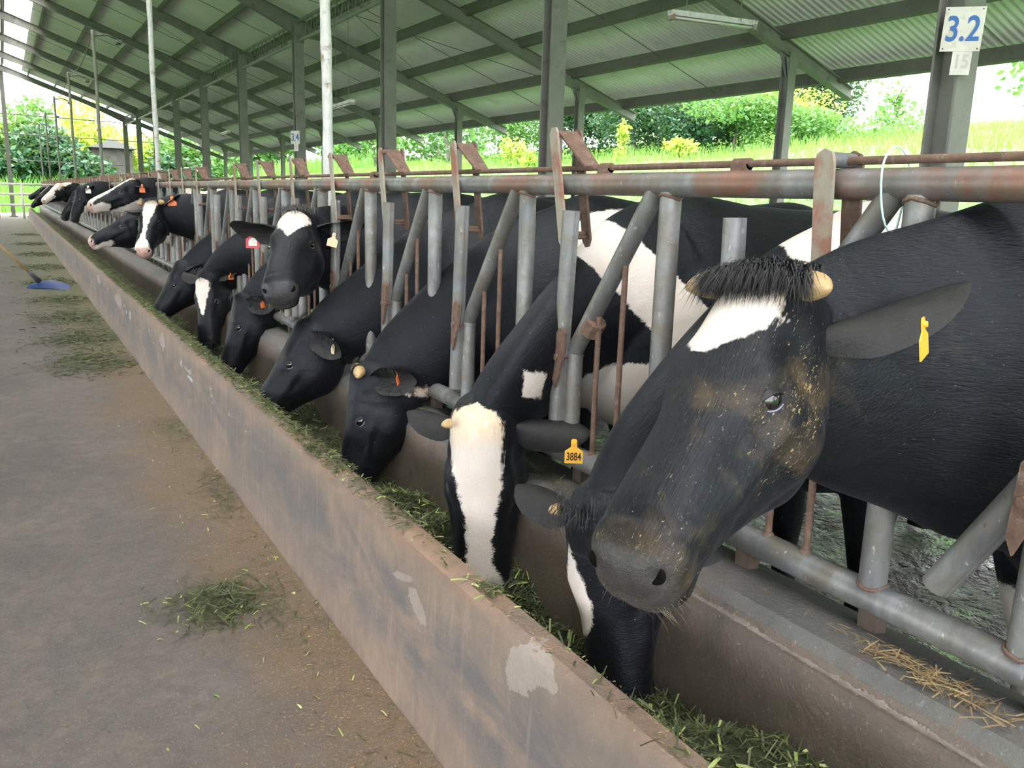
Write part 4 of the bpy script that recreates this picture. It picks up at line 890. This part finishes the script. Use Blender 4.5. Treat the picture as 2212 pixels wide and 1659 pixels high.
# 1 hero
h1 = blaze([(-.01, .02), (.02, .062, -.008), (.06, .078, -.014), (.095, .072, -.016), (.125, .046, -.022), (.150, .018, -.030), (.168, -.03)], depth=.06)
o = make_cow('cow', (1.094, 1.044, 1.374), (-.728, -.250, -.640), (-.63, -.11, .77), 1.085, (1.62, .80, .115), voxel=.0055, coat=M['coat_dirty'], dirtn=1., forelock=3600, whiskers=260, hornlen=(.030, .040), neckh=1.18, neckp=-.150, bodyscale=1.045,
  white=lambda hl, bl, co: mx(h1(hl), blob(bl, (.36, .0, .22), (.3, .5, .36)), blob(bl, (.9, 0, .55), (.5, .4, .12))), ears={1: dict(dir=(-.60, -.20, .70), open=(.45, -.60, -.3), len=.225, wid=.060, org=(.02, -.085, .068)), -1: dict(dir=(-.9, -.35, -.30), open=(.3, -.6, 0))},
  tags=[dict(size=.85, pos=(1.152, .773, 1.335), mat=M['tag_yellow'], normal=(.35, -.9, .1), up=(-.2, 0, 1))], neckdip=.05)
tag(o, 'big black cow in the foreground with a white star, tan horn stubs and dusty face', 'cow', 'cows at the feed trough')
# 2 eating below the hero
h2 = blaze([(.06, -.01), (.10, .012), (.16, .03), (.22, .045), (.27, .035), (.31, .0), (.33, -.04)], cen=-.045)
o = make_cow('cow', (1.137, 1.583, .772), (.05, -.18, -.98), (-.95, -.28, .0), 1.05, (1.72, sy(0) + .02, .12), voxel=.008, white=lambda hl, bl, co: mx(h2(hl), blob(bl, (.24, -.14, 1.30), (.21, .26, .30)), blob(bl, (.40, -.16, .2), (.05, .1, .25))), hornlen=(.0, .014), hornr=.62, forelock=160,
  ears={1: dict(dir=(.42, -.15, 1), open=(.8, -.3, 0), len=.235), -1: dict(dir=(-.15, -.05, -1), open=(.8, -.3, 0), len=.19)}, tags=[dict(side=1, mat=M['tag_orange'], normal=(-.7, -.6, .3), edge=-1)], neckdip=.02)
tag(o, 'black cow with its head down in the trough under the foreground cow', 'cow', 'cows at the feed trough')
# 3 number 3884
h3 = blaze([(-.06, -.02, -.01), (-.035, .045, -.01), (-.01, .070, -.012), (.05, .074, -.012), (.12, .064, -.008), (.18, .056), (.24, .042), (.31, .034), (.38, .036), (.43, .056), (.48, .09), (.53, .09)], depth=.085)
o = make_cow('cow', (1.185, 2.20, .832), (.02, .0, -.99), (-.58, -.80, -.02), 1.2, (1.66, sy(1) + .02, .12), voxel=.007, coat=M['coat_pale'], forelock=0, hornlen=(0, .01), hornr=.55,
  white=lambda hl, bl, co: mx(h3(hl), .042 - np.maximum(np.abs(co[:, 0] - 1.365), np.abs(co[:, 2] - .945 + .25 * (co[:, 0] - 1.365))) - np.where(co[:, 1] > 2.45, .2, 0), .11 - np.abs((co[:, 2] - 1.30) + 1.05 * (co[:, 0] - 1.72)) * .8 - 3 * np.clip(co[:, 1] - 2.62, 0, 1) - 2 * np.clip(co[:, 0] - 2.06, 0, 1) - 3 * np.clip(1.42 - co[:, 0], 0, 1), blob(co, (1.75, 2.2, .86), (.22, .4, .13))),
  ears={1: dict(dir=(.16, -.20, 1), open=(.55, -.6, 0), len=.2, wid=.048), -1: dict(dir=(.05, -.45, -.8), open=(.7, -.5, 0), len=.15, wid=.042)}, tags=[dict(side=1, mat=M['tag_yellow'], normal=(-.5, -.86, .08), text='3884', size=1.02, pos=(1.395, 2.0, .80))])
tag(o, 'cow with a broad white face and a yellow 3884 ear tag, eating from the trough', 'cow', 'cows at the feed trough')
# 4
o = make_cow('cow', (1.215, 3.345, .788), (-.247, -.05, -.965), (-.90, .30, .303), 1.05, (1.70, sy(2), .12), voxel=.008, forelock=250, hornlen=(.05, .04), ears={1: dict(dir=(-.1, -.7, .55), open=(.2, .2, .9), len=.17, wid=.055)}, tags=[dict(side=1, mat=M['tag_orange'], normal=(.65, -.75, .1), up=(-.35, 0, 1), size=.9)], white=lambda hl, bl, co: mx(blob(bl, (.6, -.28, 1.28), (.5, .2, .12)), blob(co, (1.45, 3.3, .72), (.12, .12, .06))))
tag(o, 'all-black cow with a pale horn stub and orange tag, feeding next to the white-faced cow', 'cow', 'cows at the feed trough')
# 5
o = make_cow('cow', (1.214, 4.113, .882), (-.543, .10, -.83), (-.80, .20, .56), 1.05, (1.70, sy(3), .12), voxel=.009, forelock=250, hornlen=(0, 0), ears={1: dict(dir=(.1, -.7, .55), open=(.2, .2, .9), len=.16, wid=.05)}, tags=[dict(side=1, mat=M['tag_cream'], normal=(-.95, -.2, .1))])
tag(o, 'all-black cow with a cream ear tag feeding behind the horned black cow', 'cow', 'cows at the feed trough')
# 6 looking at the camera
h6 = blaze([(.02, .02), (.04, .066), (.08, .072), (.12, .052), (.155, .026), (.19, .004), (.21, -.03)], depth=.06)
o = make_cow('cow', (1.285, 4.42, 1.405), (-.392, -.789, -.473), (-.29, -.381, .878), 1.2, (1.72, sy(4), .12), voxel=.008, forelock=260, hornlen=(0, 0), whiskers=120, neckdip=.05,
  white=lambda hl, bl, co: mx(h6(hl), blob(bl, (.9, -.3, 1.2), (.3, .3, .2))), ears={1: dict(dir=(-.05, -.12, 1), open=(.9, -.3, 0), len=.20, wid=.062), -1: dict(dir=(.0, .06, -1), open=(.9, -.3, 0), len=.21, wid=.066)},
  tags=[dict(pos=(1.445, 4.30, 1.292), mat=M['tag_cream'], normal=(-.4, -.9, .1), up=(.25, 0, 1)), dict(side=-1, mat=M['tag_red'], normal=(-.4, -.9, .1), size=1.35, edge=1, label_plate=1)])
tag(o, 'cow facing the camera with a white heart-shaped star and raised head', 'cow', 'cows at the feed trough')
# 7
o = make_cow('cow', (1.27, 5.72, .835), (-.33, -.06, -.94), (-.88, .1, .30), 1.04, (1.72, sy(5), .12), voxel=.011, forelock=120, hornlen=(0, 0), ears={1: dict(dir=(.0, -.7, .7), open=(.3, .2, .9), len=.16)}, tags=[dict(side=1, mat=M['tag_orange'], normal=(.45, -.85, .1), size=.95)], white=lambda hl, bl, co: blob(hl, (.16, -.30, .0), (.04, .04, .1)))
tag(o, 'black cow feeding directly below the muzzle of the cow facing the camera', 'cow', 'cows at the feed trough')
# 8
h8 = blaze([(.02, -.01), (.05, .06), (.1, .06), (.2, .035), (.28, .012), (.33, -.04)], depth=.06)
o = make_cow('cow', (1.22, 6.62, .90), (-.10, -.25, -.96), (-.75, -.65, .10), 1.04, (1.72, sy(6), .12), voxel=.012, forelock=120, hornlen=(0, 0), white=lambda hl, bl, co: h8(hl), tags=[dict(side=1, mat=M['tag_orange'], normal=(.4, -.9, .1), size=.85)])
tag(o, 'black cow with a white wedge down its forehead, head low in the trough', 'cow', 'cows at the feed trough')
# 9
o = make_cow('cow', (1.24, 7.75, .90), (-.55, -.1, -.83), (-.8, .0, .55), 1.04, (1.72, sy(8), .12), voxel=.013, hornlen=(0, 0))
tag(o, 'black cow whose sloping neck crosses below the white-blazed cow', 'cow', 'cows at the feed trough')
# 10
h10 = blaze([(-.02, .04), (.02, .062), (.10, .052), (.18, .034), (.26, .020), (.34, .018), (.40, .028), (.44, .055), (.53, .07)], depth=.08)
o = make_cow('cow', (1.15, 8.496, 1.385), (-.30, -.62, -.72), (-.40, -.60, .69), 1.05, (1.72, sy(9) + .1, .12), voxel=.011, coat=M['coat_pink'], white=lambda hl, bl, co: h10(hl), forelock=150, hornlen=(.03, .03), ears={-1: dict(dir=(.05, -.15, -1), open=(.8, -.4, 0)), 1: dict(dir=(-.5, .1, .8), open=(.8, -.1, 0))}, tags=[dict(side=1, mat=M['tag_orange'], normal=(-.3, -.95, .0), size=1.5)], neckdip=.02)
tag(o, 'cow with a white blaze and pink nose looking up from the trough', 'cow', 'cows at the feed trough')
# 11
o = make_cow('cow', (1.16, 9.85, 1.26), (-.88, -.10, -.46), (-.45, -.05, .88), 1.05, (1.72, 9.95, .12), voxel=.013, coat=M['coat_pink'], hornlen=(0, 0), white=lambda hl, bl, co: mx(blob(hl, (.46, -.15, .0), (.16, .05, .12)), blob(hl, (.50, -.03, -.01), (.07, .03, .03)), blob(bl, (.1, -.1, .8), (.4, .4, .2))))
tag(o, 'black cow with a white lower lip reaching over the trough to the left', 'cow', 'cows at the feed trough')
# 12
h12 = blaze([(-.02, .05), (.1, .03), (.2, .04), (.45, .06), (.53, .08)], depth=.06)
o = make_cow('cow', (1.25, 10.5, 1.60), (-.90, -.12, -.42), (-.42, -.10, .90), 1.08, (1.72, 10.6, .12), voxel=.013, coat=M['coat_pink'], hornlen=(0, 0), forelock=100, white=lambda hl, bl, co: mx(h12(hl), (-.185 - hl[:, 1]) + .0 + np.where(hl[:, 0] > .02, .0, -.1), blob(hl, (.44, -.12, 0), (.13, .07, .12)), blob(bl, (-.05, 0, 1.0), (.1, .2, .2))), tags=[dict(side=1, mat=M['tag_orange'], normal=(-.5, -.85, 0), size=1.2)], neckdip=-.05)
tag(o, 'cow lifting its white muzzle and throat high above the other cows', 'cow', 'cows at the feed trough')
# far cows
far = [(15.2, 1.02, 1.50, (-.35, -.2, -.9), (-.85, -.2, .4), M['coat'], lambda hl, bl, co: mx(blob(hl, (.25, -.2, .06), (.1, .07, .06)), blob(hl, (.42, -.17, 0), (.1, .05, .1))), 'far black cow with a white patch on its cheek and a white ear tag'),
 (17.4, 1.10, 1.42, (-.55, -.2, -.8), (-.8, -.1, .5), M['coat'], lambda hl, bl, co: np.full(len(hl), -.1), 'far black cow beside the cow with the white cheek'),
 (21.5, 1.05, 1.56, (-.70, -.35, -.62), (-.6, -.3, .7), M['coat_pink'], lambda hl, bl, co: np.where(hl[:, 1] > -.14, .09 - np.abs(hl[:, 2]), -.1), 'far cow with an all-white face and pink nose'),
 (25.5, 1.05, 1.50, (-.75, -.3, -.58), (-.55, -.2, .8), M['coat'], lambda hl, bl, co: mx(blaze([(.0, .015), (.3, .015), (.4, -.02)])(hl)), 'far black cow with a thin white stripe next to the white-faced one'),
 (31.5, 1.08, 1.46, (-.8, -.3, -.5), (-.5, -.2, .85), M['coat'], lambda hl, bl, co: blob(hl, (.3, -.25, 0), (.1, .08, .1)), 'black cow furthest along the trough, beside the gate'),
 (36.0, 1.1, 1.2, (-.6, -.3, -.75), (-.7, -.1, .6), M['coat'], lambda hl, bl, co: np.full(len(hl), -.1), 'small black cow behind the furthest raised heads')]
for i, (y, x, z, a, n, ct, wf, lb_) in enumerate(far):
    o = make_cow('cow', (x, y, z), a, n, 1.05, (1.7, y + .12, .12), voxel=.016, coat=ct, white=wf, hornlen=(0, 0), lids=False, tags=[dict(side=1, mat=M['tag_white'], normal=(-.5, -.85, 0), size=1.6)] if i == 0 else ())
    tag(o, lb_, 'cow', 'cows at the feed trough')
# ---------------------------------------------------------------- chopped feed
M['feed'] = leafmat('chopped_green_grass', (.020, .040, .014), (.105, .115, .040), .08); M['feed_lt'] = leafmat('pale_cut_stems', (.20, .30, .06), (.48, .50, .22), .15); M['straw'] = leafmat('dry_straw', (.20, .135, .07), (.34, .245, .13), .1)
M['feed_base'] = mottled('damp_feed_bed', (.025, .035, .012), (.065, .075, .028), 25, .95, bmp=.9, bd=.02)
def chops(name, pts, nrm, mat, label, L, Wd, seed, up=.25, z_off=.004, parent=None):
    r = np.random.default_rng(seed); n = len(pts); a = r.uniform(0, 6.28, n); d = np.stack([np.cos(a), np.sin(a), r.normal(0, up, n)], 1); d /= np.linalg.norm(d, axis=1)[:, None]
    s = np.cross(d, (0, 0, 1.0)); s /= np.linalg.norm(s, axis=1)[:, None] + 1e-9; s = s * np.cos(.5) + np.cross(d, s) * np.sin(r.uniform(-.6, .6, n))[:, None]
    l = (L * r.uniform(.3, 1.3, n))[:, None]; w = (Wd * r.uniform(.5, 1.4, n))[:, None]; c = np.asarray(pts) + np.array((0, 0, z_off)) + np.array((0, 0, 1)) * (np.abs(d[:, 2:3]) * l * .5)
    v = np.stack([c - d*l/2 - s*w/2, c - d*l/2 + s*w/2, c + s*w/2*.9 + np.array((0, 0, 1)) * w * .3, c + d*l/2 + s*w*.3, c + d*l/2 - s*w*.3, c - s*w/2*.9 + np.array((0, 0, 1)) * w * .3], 1).reshape(-1, 3)
    b = np.arange(n)[:, None] * 6; F = np.concatenate([b + np.array((0, 1, 2, 5)), b + np.array((5, 2, 3, 4))]).tolist()
    me = bpy.data.meshes.new(name); me.from_pydata(v.tolist(), [], F); o = link(name, me, mat, parent)
    tag(o, label, None if parent else 'feed', kind='stuff'); return o
r = np.random.default_rng(5)
# bed of feed in the trough
ny = 420; ys = np.concatenate([np.linspace(-1.5, 9, 300), np.linspace(9, 44.5, 121)[1:]]); xs = np.linspace(1.0, 1.38, 14); X, Y = np.meshgrid(xs, ys, indexing='ij')
def feedz(x, y): return .312 + .075 * np.exp(-((y - .95) / .55) ** 2) + .04 * np.sin(2.3 * y + 1) * np.sin(1.1 * y) + .035 * np.sin(9 * x + 3.1 * y) + .05 * np.clip((1.18 - x) / .2, 0, 1) + .02 * np.sin(17 * y + 6 * x) - .01 * np.clip((x - 1.25) / .1, 0, 1)
G = np.stack([X, Y, feedz(X, Y)], -1); tag(MB().grid(G).build('trough_feed', M['feed_base'], None, True, False), 'dark bed of chopped grass lying in the trough', 'feed', kind='stuff')
n = 26000; y = np.concatenate([r.uniform(-1, 4, n // 2), r.uniform(4, 20, n // 2)]); x = r.uniform(1.01, 1.365, n); P = np.stack([x, y, feedz(x, y)], 1)
chops('trough_cut_grass', P, None, M['feed'], 'loose dark green chopped grass on top of the feed in the trough', .042, .004, 11, .45)
n = 1500; y = r.uniform(-.5, 8, n); x = r.uniform(1.01, 1.36, n); chops('trough_cut_stems', np.stack([x, y, feedz(x, y)], 1), None, M['feed_lt'], 'pale cut stems scattered through the feed in the trough', .04, .007, 12, .3)
# on the lip of the front wall
def lipz(x): return .550 - .10 * np.clip(.935 - x, 0, 1) * 2 - .3 * np.clip(x - .99, 0, 1)
def lip(n, y0, y1, seed, sig=.03, cx=.962): q = np.random.default_rng(seed); y = q.uniform(y0, y1, n); x = np.clip(q.normal(cx, sig, n), .922, 1.0); return np.stack([x, y, lipz(x)], 1)
pts = [lip(520, 2.75, 3.5, 1), lip(800, 3.5, 5.2, 2), lip(2600, 5.2, 10, 3), lip(4200, 10, 24, 4), lip(2500, 24, 42, 6), lip(150, 2.2, 2.7, 7), lip(55, 1.68, 1.76, 8, .012, .965), lip(40, 1.2, 2.2, 9), lip(90, 3.0, 3.15, 10, .015, .94), lip(30, .5, 1.2, 19)]
chops('lip_grass', np.concatenate(pts), None, M['feed'], 'green grass clippings strewn along the top of the front trough wall', .038, .0045, 13, .2)
chops('lip_stems', np.concatenate([lip(46, 2.4, 4.2, 14), lip(12, 1.66, 1.78, 15, .012), lip(16, .7, 2.3, 16), lip(160, 4.2, 12, 17)]), None, M['feed_lt'], 'pale green cut stems on the top of the front trough wall', .034, .0065, 14, .08)
M['lipmat'] = mottled('pressed_feed_mat', (.075, .085, .03), (.13, .13, .05), 30, .95, bmp=.9, bd=.01)
ys = np.linspace(3.2, 43, 420); w0 = np.interp(ys, [3.2, 5, 8, 12, 43], [.004, .022, .032, .036, .038]) * (1 + .35 * np.sin(ys * 7.1) * np.sin(ys * 2.3)); G = []
for k in np.linspace(-1, 1, 7): G.append(np.stack([.968 + w0 * k, ys, .5505 + .006 * (1 - k * k) * (.6 + .4 * np.sin(ys * 23 + 5 * k))], 1))
tag(MB().grid(np.array(G)).build('lip_feed_mat', M['lipmat'], None, True, False), 'trodden mat of green feed on the trough lip towards the far cows', 'feed', kind='stuff')
# rear lip
q = r; y = q.normal(.86, .10, 240); x = q.normal(1.445, .022, 240); chops('rear_lip_straw', np.stack([x, y, 0 * x + .634], 1), None, M['straw'], 'little heap of dry straw on the rear lip beside the bottom rail', .045, .0028, 21, .12)
y = q.uniform(1.9, 3.4, 260); x = q.normal(1.43, .02, 260); chops('rear_lip_grass', np.stack([x, y, 0 * x + .632], 1), None, M['feed'], 'dark clippings on the rear lip behind the white-faced cow', .04, .004, 22, .15)
# on the alley floor
def pile(n, cx, cy, sx, sy_, seed, h=.02):
    q = np.random.default_rng(seed); x = q.normal(cx, sx, n); y = q.normal(cy, sy_, n); z = h * np.exp(-((x - cx) / sx) ** 2 - ((y - cy) / sy_) ** 2) * q.random(n); k = x < .89; return np.stack([x, y, z], 1)[k]
chops('floor_grass_heap', pile(760, .56, 3.07, .085, .10, 31, .03), None, M['feed'], 'small heap of cut grass on the alley floor nearest the camera', .06, .0045, 31, .25)
chops('floor_heap_stems', pile(46, .53, 3.05, .11, .10, 32, .02), None, M['feed_lt'], 'pale stems lying in the floor heap nearest the camera', .04, .008, 32, .1)
q = np.random.default_rng(33)
foot = np.concatenate([pile(240, .84, 4.35, .05, .22, 34), pile(260, .82, 5.6, .07, .35, 35), pile(120, .78, 2.95, .08, .20, 36), pile(60, .8, 1.75, .05, .08, 37)] + [np.stack([.9 - np.abs(q.normal(0, .16, 240)), q.uniform(1.3, 6, 240), 0 * np.ones(240)], 1)])
chops('floor_clippings', foot, None, M['feed'], 'scattered green clippings along the foot of the trough wall', .045, .004, 38, .12)
chops('floor_stems', np.stack([.9 - np.abs(q.normal(0, .28, 70)), q.uniform(1.3, 6, 70), 0 * np.ones(70)], 1), None, M['feed_lt'], 'pale bits of stem scattered over the alley floor', .032, .006, 39, .05)
far_ = np.concatenate([pile(900, .55, yy, .22, .35, 50 + i, .03) for i, yy in enumerate([8.2, 9.6, 11.2, 13, 15.5, 18.5, 22, 26, 31])]); chops('alley_feed_drifts', far_, None, M['feed'], 'drifts of green feed swept along the alley beside the far trough', .08, .010, 61, .15)

q = np.random.default_rng(77); n = 7000; x = .895 - np.abs(q.normal(0, .22, n)); y = 1.2 + 7 * q.random(n) ** 1.6
chops('floor_chaff', np.stack([x, y, 0 * x], 1), None, M['straw'], 'fine brown chaff sprinkled over the alley floor near the trough', .010, .0022, 71, .05, .002)
n = 2500; x = q.uniform(-1.2, .9, n); y = 1.2 + 7 * q.random(n) ** 1.6; chops('floor_specks', np.stack([x, y, 0 * x], 1), None, M['feed'], 'tiny dark bits of dry feed all over the alley floor', .012, .003, 72, .05, .002)
n = 2600; y = q.uniform(.4, 6, n); x = q.uniform(.93, .998, n); chops('lip_chaff', np.stack([x, y, lipz(x)], 1), None, M['straw'], 'fine brown chaff sticking to the top of the front trough wall', .008, .002, 73, .05, .001)
